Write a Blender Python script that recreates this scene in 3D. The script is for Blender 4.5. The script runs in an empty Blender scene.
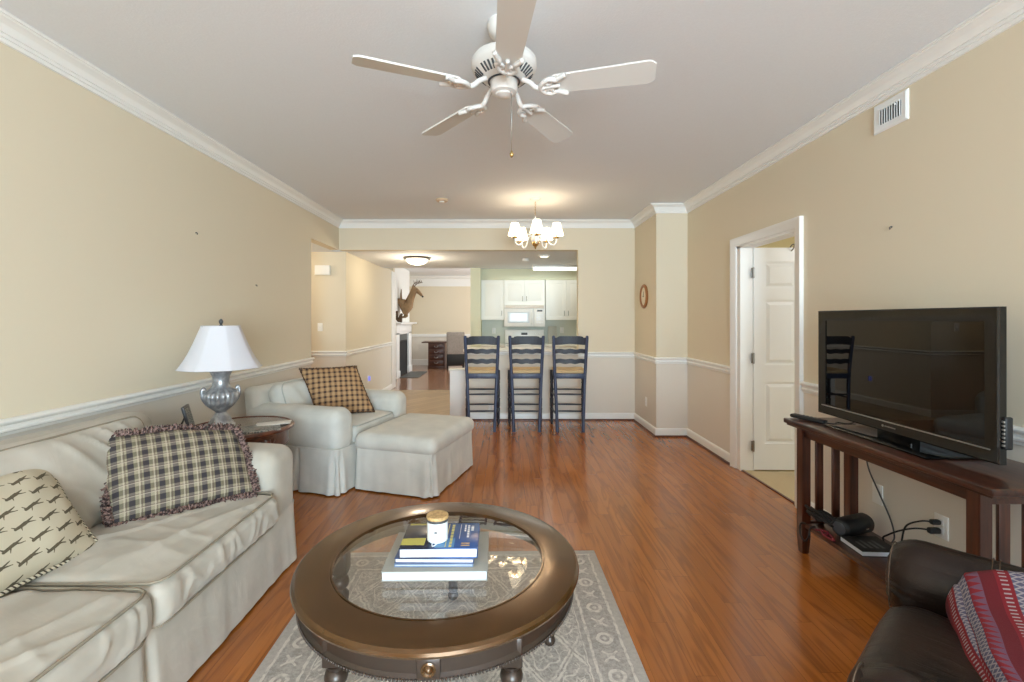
import bpy, bmesh, math, random
from math import pi, sin, cos, radians as R, sqrt, atan2
from mathutils import Vector as V, Matrix, noise as mn

SC = bpy.context.scene
COL = SC.collection
random.seed(7)

# ------------------------------------------------------------------ camera, world, light, exposure
cd = bpy.data.cameras.new('camera'); cam = bpy.data.objects.new('camera', cd); COL.objects.link(cam)
cam.location = (0, 0, 1.39); cam.rotation_euler = (pi/2, 0, 0)
cd.lens = 16.0; cd.sensor_width = 36.0; cd.shift_x = 8/1024; cd.shift_y = -22/1024; cd.clip_start = 0.02
SC.camera = cam
SC.view_settings.view_transform = 'Standard'
try: SC.view_settings.look = 'None'
except Exception: pass
SC.view_settings.gamma = 1.0
SC.view_settings.use_curve_mapping = False
SC.view_settings.exposure = 0.0
wd = bpy.data.worlds.new('daylight'); SC.world = wd; wd.use_nodes = True
wd.node_tree.nodes['Background'].inputs[0].default_value = (0.86, 0.93, 1.0, 1)
wd.node_tree.nodes['Background'].inputs[1].default_value = 1.0
try:
    SC.cycles.max_bounces = 10; SC.cycles.diffuse_bounces = 6; SC.cycles.glossy_bounces = 5
    SC.cycles.transmission_bounces = 8; SC.cycles.sample_clamp_indirect = 6
    SC.cycles.caustics_reflective = False; SC.cycles.caustics_refractive = False
except Exception: pass
SC.render.film_transparent = False

def area(name, loc, rot, sx, sy, watts, col=(1, 1, 1), spread=180):
    l = bpy.data.lights.new(name, 'AREA'); l.shape = 'RECTANGLE'; l.size = sx; l.size_y = sy
    l.energy = watts; l.color = col; l.spread = R(spread)
    o = bpy.data.objects.new(name, l); COL.objects.link(o); o.location = loc; o.rotation_euler = rot
    return o
def point(name, loc, watts, col=(1, 1, 1), rad=0.04, parent=None):
    l = bpy.data.lights.new(name, 'POINT'); l.energy = watts; l.color = col; l.shadow_soft_size = rad
    o = bpy.data.objects.new(name, l); COL.objects.link(o); o.location = loc; o.parent = parent
    return o
# daylight through the glazed doors behind the camera, then added fill for the far and side rooms
area('window_daylight', (0.85, -4.18, 1.28), (R(90), 0, 0), 2.5, 2.3, 540, (0.69, 0.875, 1.0))
area('far_room_fill', (1.95, 11.4, 1.5), (0, R(90), 0), 1.7, 2.8, 75, (0.95, 0.98, 1.0))  # fill added to brighten the far room, its window is invented
area('side_room_fill', (4.6, 2.2, 1.5), (R(-90), 0, R(180)), 1.6, 1.5, 16, (1, 0.97, 0.92))  # fill added to brighten the side room, no window seen there

# ------------------------------------------------------------------ node expression helper
def lin(c):
    def f(x):
        x = x/255.0
        return x/12.92 if x <= 0.04045 else ((x+0.055)/1.055)**2.4
    return (f(c[0]), f(c[1]), f(c[2]), 1.0)

class S:
    def __init__(s, g, k): s.g = g; s.k = k
    def __add__(s, o): return s.g.m('ADD', s, o)
    def __radd__(s, o): return s.g.m('ADD', o, s)
    def __sub__(s, o): return s.g.m('SUBTRACT', s, o)
    def __rsub__(s, o): return s.g.m('SUBTRACT', o, s)
    def __mul__(s, o): return s.g.m('MULTIPLY', s, o)
    def __rmul__(s, o): return s.g.m('MULTIPLY', o, s)
    def __truediv__(s, o): return s.g.m('DIVIDE', s, o)
    def abs(s): return s.g.m('ABSOLUTE', s)
    def fract(s): return s.g.m('FRACT', s)
    def floor(s): return s.g.m('FLOOR', s)
    def sin(s): return s.g.m('SINE', s)
    def sqrt(s): return s.g.m('SQRT', s)
    def pow(s, o): return s.g.m('POWER', s, o)
    def lt(s, o): return s.g.m('LESS_THAN', s, o)
    def gt(s, o): return s.g.m('GREATER_THAN', s, o)
    def min(s, o): return s.g.m('MINIMUM', s, o)
    def max(s, o): return s.g.m('MAXIMUM', s, o)
    def clamp(s): return s.max(0.0).min(1.0)
    def soft(s, a, b):                                   # 0 at a, 1 at b
        n = s.g.nt.nodes.new('ShaderNodeMapRange'); n.interpolation_type = 'SMOOTHSTEP'
        s.g.put(n.inputs[0], s); n.inputs[1].default_value = a; n.inputs[2].default_value = b
        return S(s.g, n.outputs[0])

class G:
    def __init__(g, nt): g.nt = nt
    def put(g, inp, v):
        if isinstance(v, S): g.nt.links.new(v.k, inp)
        elif isinstance(v, (int, float)):
            if inp.type == 'RGBA': inp.default_value = (v, v, v, 1)
            elif inp.type == 'VECTOR': inp.default_value = (v, v, v)
            else: inp.default_value = v
        else:
            if inp.type == 'VECTOR': inp.default_value = tuple(v)[:3]
            else: inp.default_value = tuple(v) if len(v) == 4 else tuple(v)+(1,)
    def m(g, op, a, b=None, c=None):
        n = g.nt.nodes.new('ShaderNodeMath'); n.operation = op
        g.put(n.inputs[0], a)
        if b is not None: g.put(n.inputs[1], b)
        if c is not None: g.put(n.inputs[2], c)
        return S(g, n.outputs[0])
    def co(g, kind='Object'):
        return S(g, g.nt.nodes.new('ShaderNodeTexCoord').outputs[kind])
    def sep(g, v):
        n = g.nt.nodes.new('ShaderNodeSeparateXYZ'); g.put(n.inputs[0], v)
        return [S(g, n.outputs[i]) for i in range(3)]
    def xyz(g, x, y, z=0.0):
        n = g.nt.nodes.new('ShaderNodeCombineXYZ')
        for i, q in enumerate((x, y, z)): g.put(n.inputs[i], q)
        return S(g, n.outputs[0])
    def noise(g, v, scale=1.0, detail=3.0, dist=0.0, rough=0.5, col=False):
        n = g.nt.nodes.new('ShaderNodeTexNoise'); g.put(n.inputs['Vector'], v)
        n.inputs['Scale'].default_value = scale; n.inputs['Detail'].default_value = detail
        n.inputs['Distortion'].default_value = dist; n.inputs['Roughness'].default_value = rough
        return S(g, n.outputs[1 if col else 0])
    def voro(g, v, scale=1.0, feature='F1', out=0):
        n = g.nt.nodes.new('ShaderNodeTexVoronoi'); n.feature = feature; g.put(n.inputs['Vector'], v)
        n.inputs['Scale'].default_value = scale
        return S(g, n.outputs[out])
    def brick(g, v, w, h, mortar, off=0.37, freq=2):
        n = g.nt.nodes.new('ShaderNodeTexBrick'); g.put(n.inputs['Vector'], v)
        n.offset = off; n.offset_frequency = freq
        n.inputs['Color1'].default_value = (0, 0, 0, 1); n.inputs['Color2'].default_value = (1, 1, 1, 1)
        n.inputs['Mortar'].default_value = (0.5, 0.5, 0.5, 1)
        n.inputs['Scale'].default_value = 1; n.inputs['Mortar Size'].default_value = mortar
        n.inputs['Mortar Smooth'].default_value = 0.3
        n.inputs['Brick Width'].default_value = w; n.inputs['Row Height'].default_value = h
        return S(g, n.outputs[0]), S(g, n.outputs[1])
    def mix(g, f, a, b):
        n = g.nt.nodes.new('ShaderNodeMix'); n.data_type = 'RGBA'
        g.put(n.inputs[0], f); g.put(n.inputs[6], a); g.put(n.inputs[7], b)
        return S(g, n.outputs[2])
    def bump(g, h, strength=0.2, dist=0.01):
        n = g.nt.nodes.new('ShaderNodeBump'); g.put(n.inputs['Height'], h)
        n.inputs['Strength'].default_value = strength; n.inputs['Distance'].default_value = dist
        return S(g, n.outputs[0])

def M(name, col=(200, 200, 200), rough=0.5, metal=0.0, fn=None, spec=None, coat=0.0, sheen=0.0, emit=None, trans=0.0, ior=None):
    m = bpy.data.materials.new(name); m.use_nodes = True
    b = m.node_tree.nodes['Principled BSDF']; g = G(m.node_tree)
    b.inputs['Base Color'].default_value = lin(col); b.inputs['Roughness'].default_value = rough
    b.inputs['Metallic'].default_value = metal
    if spec is not None: b.inputs['Specular IOR Level'].default_value = spec
    if coat: b.inputs['Coat Weight'].default_value = coat; b.inputs['Coat Roughness'].default_value = 0.12
    if sheen: b.inputs['Sheen Weight'].default_value = sheen
    if trans: b.inputs['Transmission Weight'].default_value = trans
    if ior: b.inputs['IOR'].default_value = ior
    if emit: b.inputs['Emission Color'].default_value = lin(emit[0]); b.inputs['Emission Strength'].default_value = emit[1]
    if fn: fn(g, b)
    return m

# ------------------------------------------------------------------ materials
WALL_UP, WALL_LO = (222, 211, 188), (224, 218, 207)
def f_wall(g, b):
    z = g.sep(g.co())[2]
    n = g.noise(g.co(), 260, 2)
    g.put(b.inputs['Base Color'], g.mix(z.gt(0.9), lin(WALL_LO), lin(WALL_UP)))
    g.put(b.inputs['Normal'], g.bump(n, 0.08, 0.002))
m_wall = M('wall_paint', rough=0.75, fn=f_wall)
def f_flat(c):
    def f(g, b):
        g.put(b.inputs['Base Color'], lin(c)); g.put(b.inputs['Normal'], g.bump(g.noise(g.co(), 260, 2), 0.08, 0.002))
    return f
m_sage = M('sage_wall_paint', rough=0.75, fn=f_flat((216, 217, 192)))
m_splash = M('backsplash_paint', rough=0.7, fn=f_flat((216, 222, 214)))
m_cream = M('side_room_paint', rough=0.75, fn=f_flat((228, 214, 168)))
m_chim = M('white_panel_paint', rough=0.7, fn=lambda g, b: g.put(b.inputs['Base Color'],
      g.mix(((g.sep(g.co())[1]*9).fract()).lt(0.05), lin((232, 233, 230)), lin((200, 203, 202)))))
def f_ceil(g, b):
    n = g.noise(g.co(), 95, 3, rough=0.7)
    g.put(b.inputs['Base Color'], g.mix(n, lin((226, 230, 235)), lin((236, 240, 244))))
    g.put(b.inputs['Normal'], g.bump(n.soft(0.4, 0.75), 0.14, 0.005))
m_ceil = M('ceiling_texture', rough=0.95, fn=f_ceil)
m_trim = M('white_trim_paint', (238, 238, 235), 0.35)
m_white = M('white_enamel', (236, 238, 238), 0.3)
m_shoe = M('shoe_moulding_wood', (92, 46, 26), 0.35)

def f_floor(g, b):
    x, y, z = g.sep(g.co())
    row = (x/0.083).floor()
    sh = ((row*12.9898).sin()*43758.5).fract()*1.15
    t, mor = g.brick(g.xyz(y + sh, x), 1.15, 0.083, 0.0010, 0.0)
    s = g.m('MULTIPLY', t, 1.0)
    vg = g.xyz(x*9 + s*7.3, y*0.85 + s*31, s*10)
    ring = ((g.noise(vg, 1.0, 3, 0.6)*34).sin()*0.5 + 0.5).pow(3.0)
    fine = g.noise(g.xyz(x*190, y*5 + s*9, s*4), 1.0, 3)
    fv = (s*0.30 + fine*0.36 + 0.16).clamp()
    c = g.mix(fv, lin((140, 76, 28)), lin((204, 125, 54)))
    c = g.mix(ring*0.34, c, lin((84, 40, 20)))
    c = g.mix((fine.soft(0.62, 0.8))*0.16, c, lin((70, 34, 18)))
    c = g.mix(mor*0.55, c, lin((46, 22, 12)))
    g.put(b.inputs['Base Color'], c)
    g.put(b.inputs['Roughness'], 0.15 + fine*0.08)
    h = mor*-1.0 + fine*0.06
    g.put(b.inputs['Normal'], g.bump(h, 0.25, 0.0015))
m_floor = M('hardwood_floor', rough=0.25, fn=f_floor, coat=0.25)
def plankf(c1, c2, ang, w=0.15):
    def f(g, b):
        x, y, z = g.sep(g.co())
        u = x*cos(ang) + y*sin(ang); v = y*cos(ang) - x*sin(ang)
        t, mor = g.brick(g.xyz(u, v), 1.2, w, 0.004)
        fine = g.noise(g.xyz(u*6, v*120, t*5), 1.0, 3)
        c = g.mix((t*0.6 + fine*0.4).clamp(), lin(c1), lin(c2))
        g.put(b.inputs['Base Color'], g.mix(mor*0.7, c, lin((110, 84, 60))))
    return f
m_hallfloor = M('hall_plank_floor', rough=0.3, fn=plankf((166, 138, 106), (196, 170, 134), R(52), 0.13))
m_farfloor = M('far_room_wood_floor', rough=0.16, fn=plankf((146, 104, 78), (174, 132, 104), R(90)), coat=0.3)
def f_carpet(g, b):
    n = g.noise(g.co(), 220, 4)
    g.put(b.inputs['Base Color'], g.mix(n, lin((186, 166, 132)), lin((214, 196, 160))))
    g.put(b.inputs['Normal'], g.bump(n, 0.5, 0.01))
m_carpet = M('tan_carpet', rough=1.0, fn=f_carpet)

def f_cloth(c1, c2, wr=0.5, sx=2.2):
    def f(g, b):
        co = g.co()
        n = g.noise(co, 6, 3)
        w = g.noise(co, 420, 2)
        x, y, z = g.sep(co)
        wrk = g.noise(g.xyz(x*sx, y*7 + x*2, z*5), 1.6, 3, 1.6, 0.45)
        rid = g.noise(g.xyz(x*3, y*4, z*3), 1.5, 2)
        g.put(b.inputs['Base Color'], g.mix(n.soft(0.3, 0.7), lin(c1), lin(c2)))
        g.put(b.inputs['Normal'], g.bump(rid*0.5 + wrk*0.8 + w*0.03, wr, 0.012))
    return f
m_sofa = M('beige_slipcover', rough=0.62, fn=f_cloth((174, 168, 156), (187, 180, 168), 0.2), sheen=0.15, spec=0.35)
m_seafoam = M('pale_slipcover', rough=0.68, fn=f_cloth((198, 197, 190), (210, 208, 200), 0.16), sheen=0.15, spec=0.3)
m_piping = M('slipcover_piping', (140, 131, 114), 0.7)
m_piping2 = M('pale_piping', (178, 180, 174), 0.7)

def stripe(x, per, c, w):
    return ((x/per - c + 0.5).fract() - 0.5).abs().lt(w)
def f_tartan(g, b):
    x, y, z = g.sep(g.co())
    j = g.noise(g.co(), 3, 2)*0.006
    x = x + j; y = y + j
    P = 0.0545
    wd_, hd_ = stripe(x, P, 0.5, 0.20), stripe(y, P, 0.5, 0.21)
    c = lin((146, 136, 113)) 
    c = g.mix(hd_*0.66, c, lin((74, 68, 48)))
    c = g.mix(wd_*0.66, c, lin((58, 48, 58)))
    c = g.mix(wd_*hd_*0.75, c, lin((30, 26, 36)))
    th = stripe(x, P, 0.13, 0.035).max(stripe(y, P, 0.08, 0.03))
    c = g.mix(th*0.6, c, lin((74, 52, 52)))
    li = stripe(x, P, 0.0, 0.045).max(stripe(y, P, 0.0, 0.03))
    c = g.mix(li*0.35, c, lin((206, 190, 172)))
    tw = ((x + y)*900).sin()*0.5 + 0.5
    c = g.mix(tw*0.12, c, lin((40, 34, 30)))
    g.put(b.inputs['Base Color'], c)
    g.put(b.inputs['Normal'], g.bump(tw, 0.12, 0.001))
m_tartan = M('tartan_weave', rough=0.85, fn=f_tartan)
def f_check(g, b):
    x, y, z = g.sep(g.co())
    P = 0.047
    a, c_ = stripe(x, P, 0.5, 0.2), stripe(y, P, 0.5, 0.2)
    c = lin((172, 138, 98))
    c = g.mix(a*0.55, c, lin((92, 60, 44))); c = g.mix(c_*0.55, c, lin((84, 54, 40)))
    c = g.mix(a*c_*0.8, c, lin((36, 24, 24)))
    c = g.mix(stripe(x, P, 0.0, 0.06)*0.4, c, lin((200, 160, 120)))
    g.put(b.inputs['Base Color'], c)
m_check = M('brown_check_weave', rough=0.85, fn=f_check)
def f_fringe(c1, c2):
    def f(g, b):
        g.put(b.inputs['Base Color'], g.mix(g.noise(g.co(), 90, 2).soft(0.42, 0.58), lin(c1), lin(c2)))
    return f
m_fringe = M('fringe_yarn', rough=0.95, fn=f_fringe((58, 42, 40), (142, 116, 108)))
m_fringe2 = M('brown_fringe_yarn', rough=0.95, fn=f_fringe((54, 34, 24), (110, 80, 54)))

def seg(px, py, ax, ay, bx, by, r0, r1):
    dx, dy = bx-ax, by-ay; L = dx*dx+dy*dy
    qx, qy = px-ax, py-ay
    t = ((qx*dx + qy*dy)*(1.0/L)).clamp()
    ex, ey = qx - t*dx, qy - t*dy
    return (ex*ex + ey*ey).sqrt() - (t*(r1-r0) + r0)
def f_print(g, b):
    x, y, z = g.sep(g.co())
    nz = g.noise(g.co(), 30, 2)*0.010 - 0.005
    PX, PY = 0.086, 0.056
    row = (y/PY).floor()
    u = (((x + nz)/PX + row*0.37).fract() - 0.5)*PX
    v = (((y + nz)/PY).fract() - 0.5)*PY
    u = u*1.12; v = v*1.12
    d = seg(u, v, -0.034, -0.012, 0.006, 0.002, 0.0052, 0.0068)      # body
    d = d.min(seg(u, v, 0.006, 0.002, 0.036, 0.016, 0.0048, 0.0016))
    d = d.min(seg(u, v, 0.002, 0.002, 0.040, -0.002, 0.0042, 0.0014))
    d = d.min(seg(u, v, -0.030, -0.010, -0.041, 0.002, 0.0034, 0.0016))
    d = d.min(seg(u, v, -0.010, -0.006, -0.014, -0.022, 0.003, 0.0010))
    k = d.lt(0.0)
    base = g.mix(g.noise(g.co(), 9, 2), lin((186, 177, 154)), lin((200, 190, 168)))
    brn = g.mix(g.noise(g.co(), 160, 2), lin((52, 45, 30)), lin((92, 82, 60)))
    g.put(b.inputs['Base Color'], g.mix(k*0.95, base, brn))
m_print = M('printed_canvas', rough=0.85, fn=f_print)
def f_rope(g, b):
    x, y, z = g.sep(g.co())
    s = ((x + y)*60).fract().lt(0.4)
    g.put(b.inputs['Base Color'], g.mix(s, lin((206, 198, 176)), lin((60, 50, 36))))
m_rope = M('black_and_cream_cord', rough=0.85, fn=f_rope)

def f_rug(g, b):
    co = g.co(); x, y, z = g.sep(co)
    HX, HY = 0.765, 1.22
    wob = g.noise(co, 26, 2)*0.018 - 0.009
    ax, ay = x.abs() + wob, y.abs() + wob
    d = (HX - ax).min(HY - ay)
    ln = ((d - 0.048).abs().lt(0.0065)).max((d - 0.185).abs().lt(0.006)).max((d-0.215).abs().lt(0.003))
    # guard band medallions
    along = g.m('MULTIPLY', (HX - ax).lt(HY - ay), 1.0)
    s = along*y + (1.0 - along)*x
    cell = 0.105
    sf = ((s/cell).fract() - 0.5)*cell
    dd = d - 0.116
    rr = (sf*sf + dd*dd).sqrt()
    odd = ((s/(cell*2)).fract()).lt(0.5)
    ring = (rr - 0.030).abs().lt(0.0075).max(rr.lt(0.010))
    cross = ((sf.abs() - dd.abs()).abs().lt(0.007) * rr.lt(0.042)).max(rr.lt(0.016))
    med = odd*ring + (1.0 - odd)*cross
    inb = d.gt(0.055)*d.lt(0.178)
    pat = ln.max(med*inb)
    # field: diamond trellis with rosettes and scrolls
    C = 0.25
    p = (x + y*0.62 + wob*1.5)/C; q = (x - y*0.62 + wob*1.5)/C
    fp, fq = (p.fract() - 0.5), (q.fract() - 0.5)
    edge = fp.abs().max(fq.abs())
    tre = (edge - 0.46).abs().lt(0.022)
    r2 = (fp*fp + fq*fq).sqrt()
    ang = g.m('ARCTAN2', fp, fq)
    pet = (r2 - 0.17 - (ang*8).sin()*0.035).abs().lt(0.022)
    pet = pet.max((r2 - 0.07).abs().lt(0.02)).max((r2 - 0.33 - (ang*4).sin()*0.06).abs().lt(0.018))
    scr = (g.noise(g.xyz(x.abs(), y.abs()), 17, 2, 1.2) - 0.5).abs().lt(0.018)
    fl = tre.max(pet).max(scr*0.75)*d.gt(0.222)
    pat = pat.max(fl)
    wear = g.noise(co, 34, 4, rough=0.7).soft(0.34, 0.56)
    hat = (y*380 + g.noise(co, 40, 2)*8).sin()*0.5 + 0.5
    gnd = g.mix(g.noise(co, 60, 4, rough=0.75).soft(0.35, 0.65), lin((158, 151, 144)), lin((194, 187, 179)))
    gnd = g.mix(hat*0.12, gnd, lin((196, 190, 182)))
    pale = lin((226, 219, 209))
    c = g.mix((pat*(wear*0.65 + 0.22)), gnd, pale)
    c = g.mix(d.lt(0.04)*0.5, c, lin((196, 190, 182)))
    g.put(b.inputs['Base Color'], c)
    g.put(b.inputs['Normal'], g.bump(pat*0.5 + g.noise(co, 500, 2), 0.3, 0.003))
m_rug = M('woven_rug', rough=0.95, fn=f_rug)

def f_bronze(g, b):
    n = g.noise(g.co(), 14, 4)
    g.put(b.inputs['Base Color'], g.mix(n, lin((82, 56, 28)), lin((98, 69, 36))))
    g.put(b.inputs['Roughness'], 0.20 + n*0.06)
m_bronze = M('bronze_finish_wood', rough=0.25, metal=0.55, fn=f_bronze, coat=0.4)
m_bronzedk = M('dark_bronze_wood', (58, 45, 36), 0.4, 0.3, coat=0.3)
m_gold = M('worn_gilt_edge', (150, 118, 66), 0.35, 0.6)
m_glass = bpy.data.materials.new('table_glass'); m_glass.use_nodes = True
_n = m_glass.node_tree.nodes; _l = m_glass.node_tree.links; _n.clear()
_o = _n.new('ShaderNodeOutputMaterial'); _m = _n.new('ShaderNodeMixShader'); _t = _n.new('ShaderNodeBsdfTransparent')
_g = _n.new('ShaderNodeBsdfGlossy'); _q = G(m_glass.node_tree); _ge = _n.new('ShaderNodeNewGeometry')
_d = _n.new('ShaderNodeVectorMath'); _d.operation = 'DOT_PRODUCT'; _l.new(_ge.outputs['Incoming'], _d.inputs[0]); _l.new(_ge.outputs['Normal'], _d.inputs[1])
_fr = ((1.0 - S(_q, _d.outputs['Value']).abs()).max(0.0).pow(5.0)*0.93 + 0.07)
_t.inputs[0].default_value = (0.99, 0.995, 0.985, 1); _g.inputs['Roughness'].default_value = 0.02
_l.new(_fr.k, _m.inputs[0]); _l.new(_t.outputs[0], _m.inputs[1]); _l.new(_g.outputs[0], _m.inputs[2]); _l.new(_m.outputs[0], _o.inputs[0])
def f_dwood(c1, c2, sc=(3, 60, 60)):
    def f(g, b):
        x, y, z = g.sep(g.co())
        n = g.noise(g.xyz(x*sc[0], y*sc[1], z*sc[2]), 1.0, 4)
        g.put(b.inputs['Base Color'], g.mix(n.soft(0.3, 0.7), lin(c1), lin(c2)))
    return f
m_console = M('dark_cherry_wood', rough=0.28, fn=f_dwood((50, 27, 19), (80, 44, 29), (60, 3, 60)), coat=0.3)
m_consolev = M('dark_cherry_wood_upright', rough=0.3, fn=f_dwood((56, 29, 20), (90, 47, 30), (60, 60, 3)), coat=0.3)
m_mahog = M('side_table_wood', rough=0.3, fn=f_dwood((76, 40, 26), (112, 64, 42), (20, 20, 20)), coat=0.3)
m_mahogdk = M('side_table_top_inlay', rough=0.22, fn=f_dwood((92, 74, 62), (128, 108, 94), (12, 12, 12)), coat=0.4)
m_black = M('gloss_black_plastic', (12, 12, 12), 0.06, spec=0.5)
m_blackm = M('matt_black_plastic', (20, 20, 21), 0.5)
m_screen = M('tv_screen', (10, 9, 8), 0.012, spec=0.5)
m_silver = M('silver_line', (170, 168, 165), 0.3, 0.8)
m_lamp = M('pewter_lamp_base', rough=0.32, metal=0.45, fn=lambda g, b: g.put(b.inputs['Base Color'],
      g.mix(g.noise(g.co(), 24, 4).soft(0.35, 0.7), lin((140, 141, 144)), lin((186, 187, 190)))))
m_shade = M('white_lampshade', (212, 212, 218), 0.8)
m_nickel = M('brushed_nickel', (150, 148, 144), 0.3, 0.9)
m_brass = M('brass', (196, 164, 104), 0.25, 0.9)
m_cshade = M('lit_shade', (255, 244, 224), 0.6, emit=((255, 234, 200), 4.5))
m_dome = M('lit_glass_dome', (255, 248, 232), 0.4, emit=((255, 240, 208), 2.0))
m_tube = M('fluorescent_diffuser', (255, 255, 250), 0.4, emit=((250, 255, 246), 1.6))
m_navy = M('navy_paint', rough=0.4, fn=f_dwood((46, 54, 76), (62, 72, 100), (40, 40, 4)))
m_navydk = M('dark_navy_paint', rough=0.4, fn=f_dwood((32, 34, 42), (42, 45, 56), (40, 40, 4)))
def f_rush(g, b):
    x, y, z = g.sep(g.co())
    s = ((y*240).sin()*0.5 + 0.5)
    g.put(b.inputs['Base Color'], g.mix(s*0.6, lin((214, 186, 144)), lin((180, 148, 104))))
    g.put(b.inputs['Normal'], g.bump(s, 0.4, 0.003))
m_rush = M('rush_weave', rough=0.8, fn=f_rush)
m_cab = M('white_cabinet_paint', (240, 240, 232), 0.4)
m_appl = M('white_appliance', (240, 240, 236), 0.25)
m_window = M('microwave_window', (214, 222, 226), 0.2)
m_greyd = M('dark_grey_plastic', (70, 72, 74), 0.4)
m_slate = M('slate', rough=0.45, fn=f_fringe((70, 76, 78), (96, 102, 102)))
m_firebox = M('dark_firebox_panel', (34, 36, 38), 0.8)
m_fab = M('taupe_upholstery', rough=0.9, fn=f_fringe((138, 130, 122), (156, 148, 140)))
m_desk = M('desk_wood', rough=0.35, fn=f_dwood((64, 34, 22), (92, 52, 34)))
def f_deer(g, b):
    x, y, z = g.sep(g.co())
    n = g.noise(g.co(), 12, 4)
    c = g.mix(n, lin((116, 90, 62)), lin((164, 136, 102)))
    g.put(b.inputs['Base Color'], c)
m_deer = M('deer_coat', rough=0.9, fn=f_deer)
m_deerl = M('deer_pale_fur', (206, 184, 150), 0.9)
m_antler = M('antler', (98, 76, 56), 0.6)
m_furdk = M('dark_fur', rough=0.95, fn=f_fringe((52, 40, 30), (112, 90, 68)))
def f_leather(g, b):
    co = g.co(); n = g.noise(co, 5, 3); x, y, z = g.sep(co)
    cr = g.voro(co, 260, 'F1')
    wr = g.noise(g.xyz(x*3, y*16, z*9), 1.5, 3, 1.2)
    g.put(b.inputs['Base Color'], g.mix(n.soft(0.35, 0.75), lin((26, 17, 13)), lin((44, 30, 23))))
    g.put(b.inputs['Roughness'], 0.30 + n*0.14)
    g.put(b.inputs['Normal'], g.bump(cr*0.12 + wr*1.0, 0.3, 0.008))
m_leather = M('dark_brown_leather', rough=0.38, fn=f_leather, spec=0.32)
m_stitch = M('tan_stitching', (84, 66, 50), 0.8)
def f_blanket(g, b):
    x, y, z = g.sep(g.co('UV'))                              # x across the stripes (0..1), y along them
    red, dk, blu, pale = lin((132, 28, 38)), lin((84, 17, 27)), lin((86, 98, 124)), lin((176, 170, 172))
    k = x*20
    f = k.fract(); idx = k.floor()
    sel = (idx/4.0).fract()
    isb = sel.lt(0.1)
    isd = (sel - 0.5).abs().lt(0.1)
    c = g.mix(isb*0.9, red, blu)
    c = g.mix(isd*0.7, c, dk)
    zig = ((y*38).fract() - 0.5).abs()*2
    flake = (((f - 0.5).abs()*2 - zig).abs()).lt(0.26)
    c = g.mix(isb*flake*0.85, c, pale)
    dash = ((y*48).fract()).lt(0.34)*((f - 0.5).abs().lt(0.24))
    sel3 = (sel - 0.75).abs().lt(0.1)
    c = g.mix(sel3*dash*0.9, c, pale)
    sel1 = (sel - 0.25).abs().lt(0.1)
    tri = ((y*26).fract() - 0.5).abs()*2
    c = g.mix(sel1*(tri.lt(f))*0.55, c, blu)
    c = g.mix(g.noise(g.xyz(x*400, y*400), 1.0, 2)*0.22, c, dk)
    g.put(b.inputs['Base Color'], c)
    g.put(b.inputs['Normal'], g.bump(g.noise(g.xyz(x*500, y*500), 1.0, 2), 0.5, 0.004))
m_blanket = M('patterned_wool', rough=0.95, fn=f_blanket)
m_page = M('book_pages', (212, 216, 224), 0.8)
m_gcover = M('grey_book_cover', (152, 151, 143), 0.45)
def f_bookcover(g, b):
    x, y, z = g.sep(g.co())                                  # cover spans x -.14...14, y -.1...1
    n = g.noise(g.co(), 14, 3)
    c = g.mix((x - 0.0).soft(-0.05, 0.03), lin((34, 40, 58)), lin((48, 84, 142)))
    yel = ((x + 0.10).abs().lt(0.045 + 0.0))*((y + 0.035 + n*0.03).abs().lt(0.026))
    c = g.mix(yel*0.9, c, lin((196, 186, 96)))
    yel2 = ((x + 0.095).abs().lt(0.04))*((y - 0.092).abs().lt(0.008))
    c = g.mix(yel2*0.9, c, lin((188, 178, 90)))
    blue2 = ((x - 0.02).abs().lt(0.035))*((y + 0.06).abs().lt(0.035))
    c = g.mix(blue2*0.8, c, lin((90, 140, 180)))
    g.put(b.inputs['Base Color'], c)
m_bcover = M('photo_book_cover', rough=0.22, fn=f_bookcover)
m_navyc = M('slate_blue_cover', (74, 88, 124), 0.35)
m_bluec = M('pale_blue_cover', (120, 138, 166), 0.35)
m_yprint = M('yellow_print', (206, 196, 120), 0.6)
m_wprint = M('white_print', (220, 224, 230), 0.6)
m_jar = M('white_candle_jar', (226, 232, 232), 0.2)
m_cork = M('bamboo_lid', rough=0.5, fn=f_fringe((176, 142, 92), (204, 170, 116)))
m_paper = M('paper', (232, 230, 224), 0.7)
m_mag = M('magazine_cover', rough=0.3, fn=f_fringe((74, 78, 80), (150, 148, 142)))
m_redcord = M('red_cable', (120, 30, 44), 0.5)
m_clockw = M('clock_wood', (150, 98, 54), 0.4)
m_clockf = M('clock_face', (230, 222, 204), 0.5)
m_plate = M('cover_plate', (246, 246, 242), 0.35)
m_blue = M('blue_night_light', (120, 130, 210), 0.4, emit=((150, 150, 255), 0.6))
m_counter = M('white_counter', (232, 228, 218), 0.35)
m_photo = M('dark_photo_frame', (46, 48, 54), 0.35)
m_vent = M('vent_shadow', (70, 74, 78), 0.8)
m_cut = M('grey_board', (190, 190, 180), 0.5)
m_tan = M('aged_plastic', (214, 190, 160), 0.5)

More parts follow.
